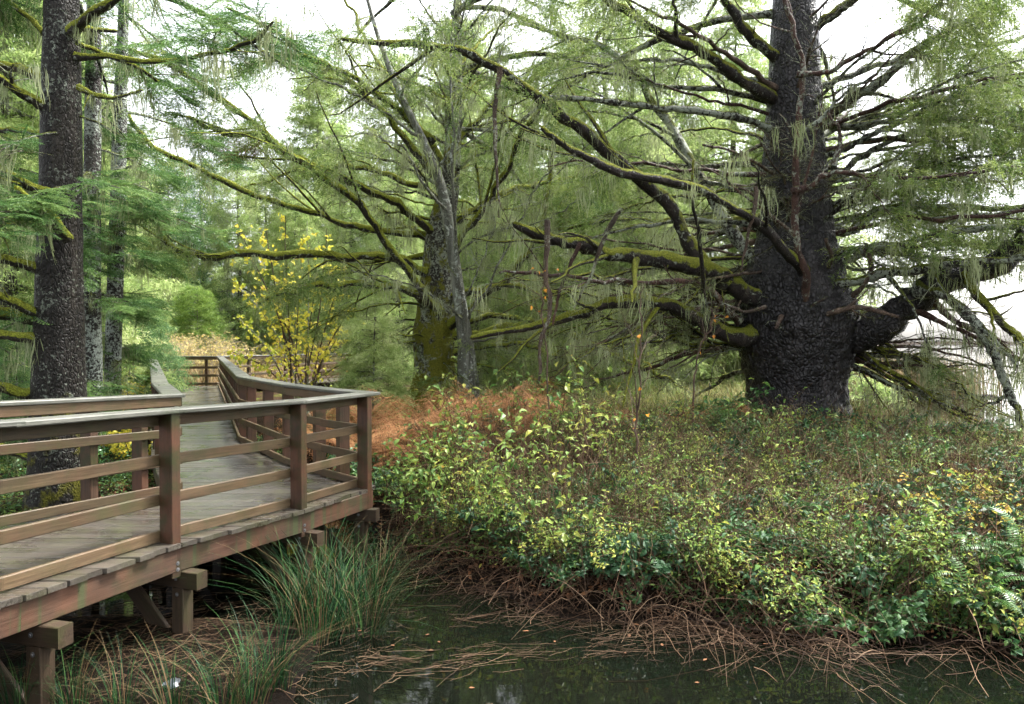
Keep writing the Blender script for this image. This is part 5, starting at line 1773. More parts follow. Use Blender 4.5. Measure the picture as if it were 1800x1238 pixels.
def shrub_geo(seed, H=1.1, spread=0.55, stems=7, twig=4, pairs=5, leafL=0.062, leafW=0.034, lean=0.5, bare_low=0.35, jitter=0.35, size_var=0.35, stem_r=0.006, yellow=0.0):
    r = np.random.default_rng(seed)
    gs, gl = Geo(), Geo()
    for k in range(stems):
        a = r.uniform(0, 6.283)
        d = np.array([math.cos(a), math.sin(a), 0]) * r.uniform(0.25, 1.0) * lean
        h = H * r.uniform(0.6, 1.1)
        s = np.linspace(0, 1, 8)[:, None]
        b = np.array([r.normal(0, spread * 0.18), r.normal(0, spread * 0.18), -0.06])
        path = b + np.array([0, 0, 1.0]) * h * (s - 0.22 * lean * s ** 3) + d * h * (0.35 * s + 0.75 * s ** 2) + np.cumsum(r.normal(0, 0.014, (8, 3)), 0)
        tubes(gs, path, stem_r * r.uniform(0.7, 1.3) * (1 - 0.7 * s[:, 0]), 4, [r.random()])
        axes = [path[4:]]
        for j in range(twig):
            t = r.uniform(bare_low, 0.97)
            p, tg = along(path, np.array([t]))
            q = norm(tg[0] * 0.6 + np.append(r.normal(0, 0.7, 2), r.normal(0.05, 0.3)))
            ln = h * r.uniform(0.16, 0.38)
            s2 = np.linspace(0, 1, 5)[:, None]
            tw = p[0] + q * ln * s2 + np.array([0, 0, -0.18 * ln]) * s2 ** 2 + np.cumsum(r.normal(0, 0.006, (5, 3)), 0)
            tubes(gs, tw, stem_r * 0.5 * (1 - 0.6 * s2[:, 0]), 3, [r.random()])
            axes.append(tw)
        for ax in axes:
            u = np.linspace(0.25, 1.0, pairs)
            p, tg = along(ax, u)
            sd = norm(np.cross(tg, np.array([0, 0, 1.0]) + r.normal(0, 0.3, tg.shape)))
            for sg in (-1, 1):
                keep = r.random(pairs) < 0.62
                if not keep.any():
                    continue
                dd = norm(tg * 0.45 + sd * sg * 0.9 + r.normal(0, jitter, tg.shape) + np.array([0, 0, -0.12]))
                up = norm(np.array([0, 0, 1.0]) + r.normal(0, 0.45, tg.shape))
                sz = r.uniform(1 - size_var, 1 + size_var, pairs)
                col = np.clip(r.normal(0.5 + yellow, 0.2, pairs), 0, 1)
                leaf_geo(gl, p[keep] + r.normal(0, 0.003, (keep.sum(), 3)), dd[keep], up[keep], leafL * sz[keep], leafW * sz[keep], col[keep], droop=r.uniform(0.1, 0.5))
    return gs, gl


class Proto:
    """shared meshes for one kind of shrub: a list of (part name, mesh)"""

    def __init__(self, name, cat, variants):
        self.name, self.cat, self.v = name, cat, variants

    def put(self, x, y, scl, rz, label, group, r, z=None, tilt=0.0):
        parts = self.v[int(r.integers(0, len(self.v)))]
        zz = gz(x, y) if z is None else z
        o = empty(self.name, (x, y, zz), (r.normal(0, 0.06) + tilt, r.normal(0, 0.06), rz), scl=scl)
        tag(o, label, self.cat, group)
        for nm, me in parts:
            link(nm, me, o)
        return o


def mk(seed, ms, ml, **kw):
    gs, gl = shrub_geo(seed, **kw)
    return [('stems', gs.mesh('stems', ms)), ('leaves', gl.mesh('leaves', ml))]


P_CANE = Proto('leafy_shrub', 'shrub', [mk(490 + i, M_STEM, M_SHRUB, H=1.35, stems=5, twig=5, pairs=2, leafL=(0.07, 0.085, 0.105)[i % 3], leafW=(0.034, 0.042, 0.048)[i % 3], jitter=0.55, lean=0.45, bare_low=0.35, yellow=0.05, size_var=0.5) for i in range(5)])
P_SHRUB = Proto('leafy_shrub', 'shrub', [mk(400 + i, M_STEM, M_SHRUB, pairs=2, stems=8, twig=4, leafL=(0.07, 0.085, 0.10)[i % 3], leafW=(0.036, 0.042, 0.05)[i % 3], bare_low=0.3, yellow=(0.0, 0.1, -0.1)[i % 3]) for i in range(7)])
P_SHRUB2 = Proto('leafy_shrub', 'shrub', [mk(420 + i, M_STEM, M_SHRUB, H=0.95, pairs=3, leafL=0.06, leafW=0.028, stems=9, yellow=0.05) for i in range(5)])
P_BRAMBLE = Proto('bramble_bush', 'bramble', [mk(440 + i, M_STEM_DARK, M_BRAMBLE, H=0.62, lean=1.0, stems=8, twig=4, pairs=3, leafL=0.10, leafW=0.056, bare_low=0.15) for i in range(5)])
P_SALAL = Proto('broadleaf_shrub', 'shrub', [mk(460 + i, M_STEM_DARK, M_SALAL, H=0.5, lean=0.7, stems=8, twig=4, pairs=4, leafL=0.07, leafW=0.046, bare_low=0.2) for i in range(3)])
P_YELLOW = Proto('yellow_shrub', 'shrub', [mk(470 + i, M_STEM_DARK, M_YELLOW, H=1.0, stems=7, twig=4, pairs=4, leafL=0.085, leafW=0.055, yellow=0.05) for i in range(3)])
P_YELLOWS = Proto('yellow_shrub', 'shrub', [mk(476 + i, M_STEM_DARK, M_YELLOW2, H=0.85, stems=5, twig=3, pairs=3, leafL=0.065, leafW=0.042, yellow=0.0, lean=0.8) for i in range(3)])
P_MARSH = Proto('marsh_shrub', 'shrub', [mk(480 + i, M_STEM_GREY, M_YELLOW, H=1.9, spread=1.2, stems=13, twig=8, pairs=3, leafL=0.07, leafW=0.045, stem_r=0.012) for i in range(3)])


P_MARSH2 = Proto('marsh_shrub', 'shrub', [mk(486 + i, M_STEM_GREY, M_TAN, H=1.8, spread=1.2, stems=16, twig=9, pairs=3, leafL=0.075, leafW=0.05, stem_r=0.012) for i in range(3)])


def frond_geo(seed, L=0.9, pairs=30, pw=0.085, arch=0.55, w=0.016):
    """a once-divided sword fern frond along +X, arching over"""
    r = np.random.default_rng(seed)
    g = Geo()
    f = lambda u: np.stack([L * u * (1 - 0.15 * u), 0 * u, L * arch * (1.25 * u - 1.35 * u ** 2.2)], -1)
    s = np.linspace(0, 1, 9)
    tubes(g, f(s), 0.0035 * (1 - 0.7 * s), 3, [0.1])
    u = np.linspace(0.12, 0.99, pairs)
    p = f(u)
    tg = norm(f(u + 0.01) - f(u - 0.01))
    ln = pw * np.sin(np.clip(0.18 + u * 0.85, 0, 1) * math.pi) ** 0.55 * np.clip((1 - u) * 5, 0.15, 1)
    for sg in (-1, 1):
        sd = np.tile(np.array([0, sg, 0.0]), (pairs, 1))
        d = norm(sd + tg * 0.28 + np.array([0, 0, -0.18]) + r.normal(0, 0.06, (pairs, 3)))
        W = w * np.clip(ln / pw, 0.3, 1)
        a, b = p - tg * W[:, None] / 2, p + tg * W[:, None] / 2
        m1, m2 = p + d * ln[:, None] * 0.6 - tg * W[:, None] * 0.42, p + d * ln[:, None] * 0.6 + tg * W[:, None] * 0.42
        t = p + d * ln[:, None] - np.array([0, 0, 0.12]) * ln[:, None]
        V = np.stack([a, b, m2, m1, t], 1).reshape(-1, 3)
        o = (np.arange(pairs) * 5)[:, None]
        rr = np.repeat(np.clip(r.normal(0.5, 0.15, pairs), 0, 1), 5)
        g.add(V, (o + np.array([[0, 1, 2, 3]])), rr)
        n0 = g.n - len(V)
        g.f.append(o + np.array([[3, 2, 4]]) + n0)
        g.m.append(np.zeros(pairs, np.int32))
    return g


def bracken_geo(seed, L=1.15, pairs=12):
    """a twice-divided triangular frond, dry and drooping"""
    r = np.random.default_rng(seed)
    g = Geo()
    f = lambda u: np.stack([L * (0.25 * u + 0.38 * u * u), 0 * u, L * (1.15 * u - 0.48 * u ** 2)], -1)
    s = np.linspace(0, 1, 8)
    tubes(g, f(s), 0.005 * (1 - 0.75 * s), 3, [0.2])
    for k, u in enumerate(np.linspace(0.42, 0.98, pairs)):
        p = f(np.array([u]))[0]
        tg = norm(f(np.array([u + 0.01]))[0] - p)
        ln = L * 0.44 * (1 - (u - 0.42) / 0.62) ** 0.85 + 0.02
        for sg in (-1, 1):
            d = norm(np.array([0, sg, 0]) + tg * 0.4 + np.array([0, 0, -0.25 - 0.2 * r.random()]) + r.normal(0, 0.1, 3))
            n = max(4, int(ln / 0.024))
            q = np.linspace(0.05, 1, n)
            c = p + d * (ln * q)[:, None] + np.array([0, 0, -0.35 * ln]) * (q ** 2)[:, None]
            side = norm(np.cross(d, np.array([0, 0, 1.0])))
            w = 0.052 * (1 - 0.75 * q) * min(1, ln / 0.2)
            for s2 in (-1, 1):
                dd = norm(side * s2 + d * 0.35 + r.normal(0, 0.22, (n, 3)))
                V = np.stack([c - d * 0.008, c + d * 0.008, c + dd * w[:, None] + np.array([0, 0, -0.3]) * w[:, None]], 1).reshape(-1, 3)
                g.add(V, np.arange(3 * n).reshape(-1, 3), np.repeat(np.clip(r.normal(0.5, 0.2, n), 0, 1), 3))
    return g


FRONDS = [frond_geo(500 + i, arch=a).mesh('frond', M_FERN) for i, a in enumerate((0.5, 0.7, 0.35, 0.9))]
BRACKENS = [bracken_geo(520 + i).mesh('frond', M_BRACKEN) for i in range(5)]


def fern(x, y, scl, r, label, group, n=11, z=None):
    o = empty('sword_fern', (x, y, gz(x, y) if z is None else z))
    tag(o, label, 'fern', group)
    for k in range(n):
        a = k * 2.4 + r.normal(0, 0.25)
        link('frond', FRONDS[int(r.integers(0, 4))], o, (0, 0, 0), (r.normal(0, 0.15), r.normal(-0.2, 0.28), a), scl * r.uniform(0.75, 1.15))
    return o


def bracken(x, y, scl, r, label, group):
    o = empty('bracken_fern', (x, y, gz(x, y) - 0.03))
    tag(o, label, 'fern', group)
    for k in range(int(r.integers(5, 8))):
        link('frond', BRACKENS[int(r.integers(0, 5))], o, (r.normal(0, 0.1), r.normal(0, 0.1), 0), (r.normal(0, 0.2), r.normal(0, 0.2), r.uniform(0, 6.28)), scl * r.uniform(0.75, 1.2))
    return o


def blades(n, r, spread, H, w, lean=0.6, seg=6, dry=0.1):
    """n arching grass blades from a clump"""
    a = r.uniform(0, 6.283, n)
    rad = spread * np.sqrt(r.random(n))
    b = np.stack([rad * np.cos(a), rad * np.sin(a), np.full(n, -0.05)], -1)
    d = np.stack([np.cos(a + r.normal(0, 0.5, n)), np.sin(a + r.normal(0, 0.5, n)), np.zeros(n)], -1)
    h = H * r.uniform(0.5, 1.15, n)
    ln = lean * r.uniform(0.3, 1.3, n)
    s = np.linspace(0, 1, seg)
    c = b[:, None] + d[:, None] * (h[:, None] * ln[:, None] * (0.2 * s + 0.85 * s ** 2.4)[None])[:, :, None]
    c[:, :, 2] += h[:, None] * (s[None] - (0.30 * np.clip(ln, 0, 1.6))[:, None] * (s ** 3)[None])
    sd = np.stack([-d[:, 1], d[:, 0], np.zeros(n)], -1)
    ww = w * r.uniform(0.6, 1.3, (n, 1)) * (1 - s ** 2.2)[None] + 0.0006
    V = np.stack([c - sd[:, None] * ww[:, :, None] / 2, c + sd[:, None] * ww[:, :, None] / 2], 2).reshape(-1, 3)
    o = (np.arange(n) * seg * 2)[:, None] + (np.arange(seg - 1) * 2)[None]
    q = np.stack([o, o + 1, o + 3, o + 2], -1).reshape(-1, 4)
    col = np.clip(np.where(r.random(n) < dry, r.uniform(0.9, 1.0, n), r.uniform(0, 0.86, n)), 0, 1)
    return V, q, np.repeat(col, seg * 2)


def sedge_variants():
    out = []
    for i in range(4):
        r = np.random.default_rng(600 + i)
        g = Geo()
        g.add(*blades(80, r, 0.17, 0.9, 0.008, 0.8, 7, 0.24))
        out.append([('blades', g.mesh('blades', M_SEDGE))])
    return out


P_SEDGE = Proto('sedge_clump', 'sedge', sedge_variants())


def px2x(px, d):
    return (px - 900) / F * d


def shrubs():
    r = np.random.default_rng(900)

    def fill(proto, n, pxr, dr, sclr, label, group, mind=0.28):
        pts = []
        k = 0
        while len(pts) < n and k < n * 40:
            k += 1
            px, d = r.uniform(*pxr), r.uniform(*dr)
            x = px2x(px, d)
            z = gz(x, d)
            if z < WATER + 0.06 or any((x - a) ** 2 + (d - b) ** 2 < mind ** 2 for a, b in pts):
                continue
            if (x - BIG[0]) ** 2 + (d - BIG[1]) ** 2 < 1.5:
                continue
            if d < 10.2 and x < np.interp(d, [7.0, 8.4, 9.0, 10.2], [-2.0, -1.25, -1.7, -2.7]):
                continue
            pts.append((x, d))
            proto.put(x, d, r.uniform(*sclr), r.uniform(0, 6.28), label, group, r)
    fill(P_SHRUB, 9, (655, 800), (8.5, 10.0), (0.5, 0.95), 'tall yellow-green leafy shrub crowding the bank by the boardwalk corner post', 'shrubs by the corner post')
    fill(P_CANE, 13, (690, 900), (7.4, 9.0), (0.5, 0.95), 'short yellow-green shrub leaning over the pond near the boardwalk corner', 'low shrubs over the pond')
    fill(P_CANE, 22, (760, 1080), (8.4, 11.8), (0.75, 1.2), 'yellow-green leafy shrub on the middle of the pond bank', 'shrubs on the middle bank')
    fill(P_SHRUB2, 26, (1060, 1420), (6.8, 10.8), (0.35, 0.8), 'small-leaved yellow-green shrub on the bank in front of the giant trunk', 'shrubs before the giant trunk')
    fill(P_SHRUB2, 22, (1420, 1900), (6.3, 11), (0.3, 0.65), 'low small-leaved shrub on the bank right of the giant trunk', 'shrubs right of the giant trunk')
    fill(P_BRAMBLE, 11, (1120, 1420), (6.2, 8.4), (0.5, 0.9), 'dark green bramble on the bank below the giant trunk', 'brambles below the giant trunk')
    fill(P_BRAMBLE, 26, (1400, 1900), (5.9, 8.4), (0.5, 0.9), 'dark green bramble tangled over the bank at the fern clump', 'brambles by the ferns')
    fill(P_BRAMBLE, 9, (700, 1120), (7.4, 9.2), (0.5, 0.85), 'dark green bramble under the yellow-green shrubs', 'brambles under the shrubs')
    fill(P_CANE, 14, (1080, 1420), (8.3, 11.5), (0.45, 0.8), 'small loose yellow-green shrub on the slope before the giant trunk', 'loose shrubs on the slope before the trunk', 0.5)
    fill(P_BRAMBLE, 16, (1000, 1420), (8.5, 11.5), (0.45, 0.8), 'dark green bramble on the upper slope left of the giant trunk', 'brambles on the upper slope', 0.45)
    fill(P_BRAMBLE, 16, (1420, 1900), (8.4, 11.8), (0.45, 0.85), 'dark green bramble on the upper slope right of the giant trunk', 'brambles on the right upper slope', 0.45)
    fill(P_CANE, 10, (1450, 1880), (8.0, 11.0), (0.35, 0.65), 'small loose yellow-green shrub on the slope right of the giant trunk', 'loose shrubs on the right slope', 0.5)
    fill(P_SALAL, 12, (1420, 1850), (9.0, 12.0), (0.5, 0.9), 'green broadleaf shrub on the slope right of the giant trunk', 'green shrubs on the right slope', 0.5)
    fill(P_SALAL, 9, (1225, 1345), (11.2, 12.8), (0.8, 1.2), 'glossy green broadleaf shrub at the left foot of the giant trunk', 'shrubs at the trunk foot')
    fill(P_SALAL, 20, (600, 900), (10.0, 13.0), (0.7, 1.3), 'green broadleaf shrub between corner post and bracken', 'green shrubs before the bracken')
    fill(P_SALAL, 14, (900, 1250), (10.5, 13.0), (0.5, 0.8), 'green broadleaf shrub on the level ground behind the bank', 'green shrubs behind the bank')
    fill(P_YELLOWS, 5, (1600, 1770), (7.0, 7.6), (0.5, 0.75), 'yellow-leaved shrub above the sword fern on the right bank', 'yellow shrubs above the fern', 0.2)
    fill(P_SALAL, 10, (-40, 290), (9.6, 12.5), (0.8, 1.2), 'green undergrowth shrub seen through the tree-side railing', 'undergrowth by the tree-side railing')
    fill(P_YELLOW, 6, (160, 290), (10.5, 14.0), (0.6, 0.9), 'yellow-leaved shrub seen through the tree-side railing', 'yellow undergrowth by the railing')
    fill(P_MARSH, 4, (165, 215), (15.5, 18.0), (0.6, 0.75), 'golden twiggy shrub between the slender trunk and the walkway', 'golden shrubs by the walkway', 0.6)
    fill(P_MARSH2, 22, (190, 430), (29.5, 38), (0.9, 1.3), 'thin autumn shrub in the marsh beyond the far railing', 'marsh shrubs beyond the far railing', 1.0)
    fill(P_MARSH2, 16, (400, 680), (37.5, 43), (0.9, 1.3), 'thin autumn shrub behind the yellow maple', 'marsh shrubs behind the maple', 1.0)
    def edge(proto, n, xr, sr, sclr, label, group):
        for _ in range(n):
            x = r.uniform(*xr)
            y = float(np.interp(x, _EX, _EY)) + r.uniform(*sr)
            proto.put(x, y, r.uniform(*sclr), r.uniform(0, 6.28), label, group, r, z=max(gz(x, y), WATER + 0.02), tilt=r.uniform(0.2, 0.7))
    edge(P_BRAMBLE, 22, (2.4, 6.0), (0.0, 0.35), (0.45, 0.85), 'dark bramble drooping to the waterline at the right of the bank', 'brambles at the right waterline')
    edge(P_BRAMBLE, 18, (-1.0, 2.4), (0.0, 0.35), (0.35, 0.7), 'dark bramble drooping to the waterline at the middle of the bank', 'brambles at the middle waterline')
    edge(P_CANE, 9, (-1.0, 1.8), (0.05, 0.8), (0.5, 0.85), 'tall loose yellow-green shrub rising from the water\'s edge at the middle bank', 'shrubs at the water edge')
    edge(P_CANE, 9, (1.6, 5.0), (0.1, 0.9), (0.45, 0.75), 'loose yellow-green shrub rising from the water\'s edge at the right bank', 'shrubs at the right water edge')
    edge(P_SHRUB2, 12, (1.2, 5.5), (0.05, 0.6), (0.45, 0.8), 'sparse small-leaved shrub bending over the water at the right of the bank', 'shrubs bending over the right water')
    edge(P_SHRUB2, 16, (-0.9, 2.2), (0.0, 0.6), (0.45, 0.8), 'sparse small-leaved shrub trailing over the water at the middle of the bank', 'shrubs trailing over the middle water')
    # bracken
    pts = []
    k = 0
    while len(pts) < 38 and k < 4000:
        k += 1
        px, d = r.uniform(520, 950), r.uniform(10.4, 14.5)
        x = px2x(px, d)
        if any((x - a) ** 2 + (d - b) ** 2 < 0.2 for a, b in pts) or px < 640 - (d - 11) * 30:
            continue
        pts.append((x, d))
        bracken(x, d, r.uniform(0.75, 1.05), r, 'rust-orange dry bracken fern in the drift before the mossy spruce', 'rusty bracken drift')
    for px, d in ((1085, 12.0), (1060, 12.3), (1320, 11.9), (1200, 11.5)):
        bracken(px2x(px, d), d, 0.6, r, 'small brown bracken fern on the level ground left of the giant trunk', 'small brown bracken')
    # sword ferns
    fern(px2x(1722, 6.15), 6.15, 0.78, r, 'large bright sword fern arching over the water at the right edge', None, 14, z=gz(px2x(1722, 6.15), 6.15) + 0.1)
    fern(px2x(1795, 6.4), 6.4, 0.75, r, 'sword fern half out of the picture at the right edge', None, 12, z=gz(px2x(1795, 6.4), 6.4) + 0.1)
    fern(px2x(1690, 6.7), 6.7, 0.8, r, 'upright sword fern under the yellow shrub', None, 10)
    for px, d, s in ((870, 8.6, 0.7), (770, 9.0, 0.75), (1255, 9.6, 0.6), (985, 9.3, 0.6), (700, 9.5, 0.8), (1150, 8.2, 0.6), (1560, 6.6, 0.55), (1345, 7.9, 0.55), (1450, 7.2, 0.5), (1250, 7.2, 0.5), (1500, 6.7, 0.5), (1620, 7.0, 0.55), (1400, 6.8, 0.45), (1580, 7.6, 0.5), (1180, 7.3, 0.45), (1050, 7.6, 0.5), (930, 8.0, 0.5), (1300, 9.8, 0.5), (1480, 9.6, 0.55), (1650, 9.2, 0.55), (1120, 10.2, 0.55), (1560, 10.4, 0.5), (1400, 8.8, 0.5), (1740, 8.4, 0.55)):
        fern(px2x(px, d), d, s, r, 'dark sword fern half buried among the bank shrubs', 'ferns among the shrubs', 9)
    # sedges
    for px, d, s in ((515, 6.3, 1.0), (560, 6.0, 1.05), (600, 6.4, 1.1), (640, 6.2, 0.95), (560, 6.8, 1.1), (620, 6.9, 1.0), (660, 6.8, 0.8), (530, 7.2, 1.0), (590, 7.3, 0.9), (670, 7.6, 0.8)):
        P_SEDGE.put(px2x(px, d), d, s, r.uniform(0, 6.28), 'dark green sedge clump standing in the water beside the boardwalk', 'sedges beside the boardwalk', r, z=max(gz(px2x(px, d), d), WATER - 0.12))
    for px, d, s in ((120, 4.75, 0.6), (210, 4.7, 0.6), (300, 4.65, 0.62), (390, 4.7, 0.66), (440, 4.8, 0.7), (30, 4.7, 0.6), (480, 5.1, 0.7)):
        P_SEDGE.put(px2x(px, d), d, s, r.uniform(0, 6.28), 'bright sedge clump at the lower edge beneath the boardwalk', 'sedges at the lower edge', r)
    for px, d in ((230, 7.6), (270, 7.9), (200, 7.8), (300, 8.2), (150, 7.5)):
        P_SEDGE.put(px2x(px, d), d, 0.7, r.uniform(0, 6.28), 'shaded sedge clump under the boardwalk deck', 'sedges under the deck', r)
    P_SEDGE.put(px2x(1055, 11.6), 11.6, 0.8, 1.0, 'green sedge clump on the level ground left of the giant trunk', None, r)
    P_SEDGE.put(px2x(1000, 11.8), 11.8, 0.75, 2.0, 'grey-green sedge clump behind the middle shrubs', None, r)


def masses():
    r = np.random.default_rng(1200)
    # tangle of dead stems hanging over the bank
    n = 4000
    x = np.where(r.random(n) < 0.6, r.uniform(-1.4, 2.6, n), r.uniform(-1.3, 6.5, n))
    y = np.interp(x, _EX, _EY) + r.normal(0.35, 0.4, n)
    z = np.maximum(ground_z(x, y), WATER - 0.02)
    a = r.uniform(0, 6.28, n)
    d = np.stack([np.cos(a), np.sin(a), np.zeros(n)], -1)
    L = r.uniform(0.15, 1.0, n) ** 1.3
    s = np.linspace(0, 1, 6)
    up = r.uniform(0.1, 1.0, n)
    c = np.stack([x, y, z - 0.03], -1)[:, None] + d[:, None] * (L[:, None] * (0.4 * s + 0.6 * s ** 2)[None])[:, :, None]
    c[:, :, 2] += L[:, None] * (up[:, None] * s[None] - (0.45 + 0.5 * r.random((n, 1))) * (s ** 2.3)[None])
    c += np.cumsum(r.normal(0, 0.012, (n, 6, 3)), axis=1)
    c[:, :, 2] = np.maximum(c[:, :, 2], WATER + 0.004)
    g = Geo()
    tubes(g, c, (0.0015 + 0.0045 * r.random(n)[:, None] ** 2) * (1 - 0.6 * s)[None], 3, r.random(n))
    n = 4200
    x = r.uniform(-1.4, 6.5, n)
    y = np.interp(x, _EX, _EY) + r.uniform(0.6, 5.0, n)
    z = ground_z(x, y)
    a = r.uniform(0, 6.28, n)
    d = np.stack([np.cos(a), np.sin(a), np.zeros(n)], -1)
    L = r.uniform(0.3, 1.25, n)
    c = np.stack([x, y, z - 0.02], -1)[:, None] + d[:, None] * (L[:, None] * (0.35 * s + 0.3 * s ** 2)[None])[:, :, None]
    c[:, :, 2] += L[:, None] * (r.uniform(0.3, 1.0, (n, 1)) * s[None] - 0.5 * r.random((n, 1)) * (s ** 2.2)[None])
    c += np.cumsum(r.normal(0, 0.012, (n, 6, 3)), axis=1)
    tubes(g, c, (r.uniform(0.002, 0.0045, n)[:, None] * (1 - 0.6 * s)[None]), 3, r.random(n))
    # upright canes standing above the leaves
    n = 1300
    x = r.uniform(-1.3, 6.0, n)
    y = np.interp(x, _EX, _EY) + r.uniform(0.1, 3.2, n) ** 1.2
    z = ground_z(x, y)
    a = r.uniform(0, 6.28, n)
    L = r.uniform(0.45, 1.35, n) * np.interp(x, [-1, 1, 2.5, 6], [1.0, 1.0, 0.7, 0.6])
    c = np.stack([x, y, z - 0.02], -1)[:, None] + np.stack([np.cos(a), np.sin(a), 0 * a], -1)[:, None] * (L[:, None] * (0.12 * s + 0.28 * s ** 2)[None])[:, :, None] * r.uniform(0.2, 1.4, (n, 1, 1))
    c[:, :, 2] += L[:, None] * (s - 0.12 * s ** 3)[None]
    c += np.cumsum(r.normal(0, 0.010, (n, 6, 3)), axis=1)
    tubes(g, c, (r.uniform(0.0018, 0.004, n)[:, None] * (1 - 0.6 * s)[None]), 3, r.uniform(0.55, 1.0, n))
    j = np.repeat(np.arange(n), 3)
    k = r.integers(2, 6, len(j))
    b = c[j, k]
    dd = norm(np.stack([r.normal(0, 1, len(j)), r.normal(0, 1, len(j)), r.uniform(0.0, 1.2, len(j))], -1))
    s4 = np.linspace(0, 1, 4)
    c3 = b[:, None] + dd[:, None] * (L[j] * r.uniform(0.1, 0.3, len(j)))[:, None, None] * s4[None, :, None]
    tubes(g, c3, np.full((len(j), 4), 0.0016) * (1 - 0.5 * s4)[None], 3, r.uniform(0.4, 1.0, len(j)))
    o = g.build('dead_stems', M_STEM)
    tag(o, 'tangle of bare brown stems hanging over the pond bank', 'undergrowth', kind='stuff')

    # leaf litter and low ground cover
    tl = []
    for i in range(4):
        q = np.random.default_rng(700 + i)
        g = Geo()
        k = 5
        leaf_geo(g, q.normal(0, 0.05, (k, 3)) * np.array([1, 1, 0.2]), q.normal(size=(k, 3)) * np.array([1, 1, 0.25]), norm(np.array([0, 0, 1.0]) + q.normal(0, 0.5, (k, 3))), q.uniform(0.04, 0.075, k), q.uniform(0.02, 0.045, k), q.random(k))
        tl.append(template('litter%d' % i, g.mesh('litter_leaves', M_LITTER)))
    tc = []
    for i in range(5):
        q = np.random.default_rng(720 + i)
        g = Geo()
        k = 9
        b = np.stack([q.normal(0, 0.05, k), q.normal(0, 0.05, k), q.uniform(0.02, 0.14, k)], -1)
        aa = q.uniform(0, 6.28, k)
        leaf_geo(g, b, np.stack([np.cos(aa), np.sin(aa), q.normal(0, 0.3, k)], -1), norm(np.array([0, 0, 1.0]) + q.normal(0, 0.35, (k, 3))), q.uniform(0.035, 0.06, k), q.uniform(0.018, 0.03, k), q.random(k))
        tc.append(template('cover%d' % i, g.mesh('cover_leaves', M_COVER)))
    tm = []
    for i in range(3):
        q = np.random.default_rng(740 + i)
        g = Geo()
        k = 70
        b = np.stack([q.normal(0, 0.05, k), q.normal(0, 0.05, k), np.zeros(k)], -1)
        tufts(g, b, norm(np.array([0, 0, 1.0]) + q.normal(0, 0.5, (k, 3))), q, q.uniform(0.02, 0.045, k), np.full(k, 0.014), q.random(k))
        tm.append(template('moss%d' % i, g.mesh('moss_tufts', M_MOSSCLUMP)))

    def spread(n, xr, sr, dens=None):
        x = r.uniform(*xr, n)
        y = np.interp(x, _EX, _EY) + r.uniform(*sr, n)
        z = ground_z(x, y)
        k = (z > WATER + 0.01) & ~((np.hypot(x - BIG[0], y - BIG[1]) < 0.9))
        if dens is not None:
            k &= dens(x, y)
        return np.stack([x, y, z], -1)[k]

    def rots(n, t=0.3):
        return np.stack([r.normal(0, t, n), r.normal(0, t, n), r.uniform(0, 6.28, n)], -1)
    p = spread(15000, (-6.0, 9.0), (-0.1, 8.5))
    q = np.concatenate([BIG + r.normal(0, 1.1, (1800, 2))])
    p = np.vstack([p, np.column_stack([q, ground_z(q[:, 0], q[:, 1])])])
    tag(scatter('leaf_litter', p + np.array([0, 0, 0.012]), rots(len(p), 0.25), r.uniform(0.6, 1.2, len(p)), r.integers(0, 4, len(p)), tl), 'brown fallen leaves littering the bank', 'leaves')
    nz = lambda x, y: (fbm(np.stack([x * 0.8, y * 0.8, 0 * x], -1), 61, 2) > -0.12) & (np.hypot(x - BIG[0], y - BIG[1] + 0.4) > 1.5)
    p = np.vstack([spread(8000, (-1.8, 8.0), (0.3, 6.0), nz), spread(3500, (-1.2, 7.0), (0.1, 1.2)), spread(5000, (-3.5, 6.5), (3.0, 10.0), nz), spread(2500, (-9, -4), (0.3, 6.0))])
    tag(scatter('ground_cover', p, rots(len(p), 0.15), r.uniform(0.6, 1.35, len(p)), r.integers(0, 5, len(p)), tc), 'low green leafy ground cover over the bank', 'ground cover')
    nm = lambda x, y: fbm(np.stack([x * 1.1, y * 1.1, 0 * x], -1), 81, 2) > 0.22
    p = spread(7000, (-0.8, 7.0), (1.0, 6.5), nm)
    tag(scatter('moss', p, rots(len(p), 0.2), r.uniform(0.7, 1.4, len(p)), r.integers(0, 3, len(p)), tm), 'bright green moss cushions on the bank', 'moss')

    # meadow grass behind, marsh grass round the walkway, reeds on the spit and the lake shore
    def field(name, n, xr, yr, H, w, mat, label, cat, dens=None, dry=0.1, lean=0.4, colr=(0, 1)):
        x, y = r.uniform(*xr, n), r.uniform(*yr, n)
        z = ground_z(x, y)
        k = z > WATER - 0.06
        if dens is not None:
            k &= dens(x, y)
        x, y, z = x[k], y[k], z[k]
        n = len(x)
        V, q, c = blades(n, r, 0.0, H, w, lean, 4, dry)
        V = V + np.repeat(np.stack([x, y, z], -1), 8, axis=0)
        g = Geo()
        g.add(V, q, np.repeat(r.uniform(*colr, n), 8))
        tag(g.build(name, mat), label, cat, kind='stuff')
    field('reeds', 15000, (8, 22.5), (30.8, 44), 1.9, 0.035, M_REED, 'tan dry reeds along the spit across the lake', 'reeds', lean=0.35, dens=lambda x, y: ground_z(x, y) < WATER + 0.5)
    field('marsh_grass', 15000, (-22, 0), (24, 44), 0.85, 0.03, M_STRAW, 'straw-coloured marsh grass around the far walkway', 'grass', lean=0.5, dens=lambda x, y: (x < np.interp(y, [8, 12.1, 26, 27], [-5, -7, -13.5, -14])) | ((y > 28.5) & (x < -10.9 + (y - 27.3) * 0.64 - 0.6)))
    field('meadow_grass', 9000, (-3, 9), (13.2, 22), 0.45, 0.013, M_GRASS, 'pale grass on the ground beneath the forest edge', 'grass', lean=0.6)
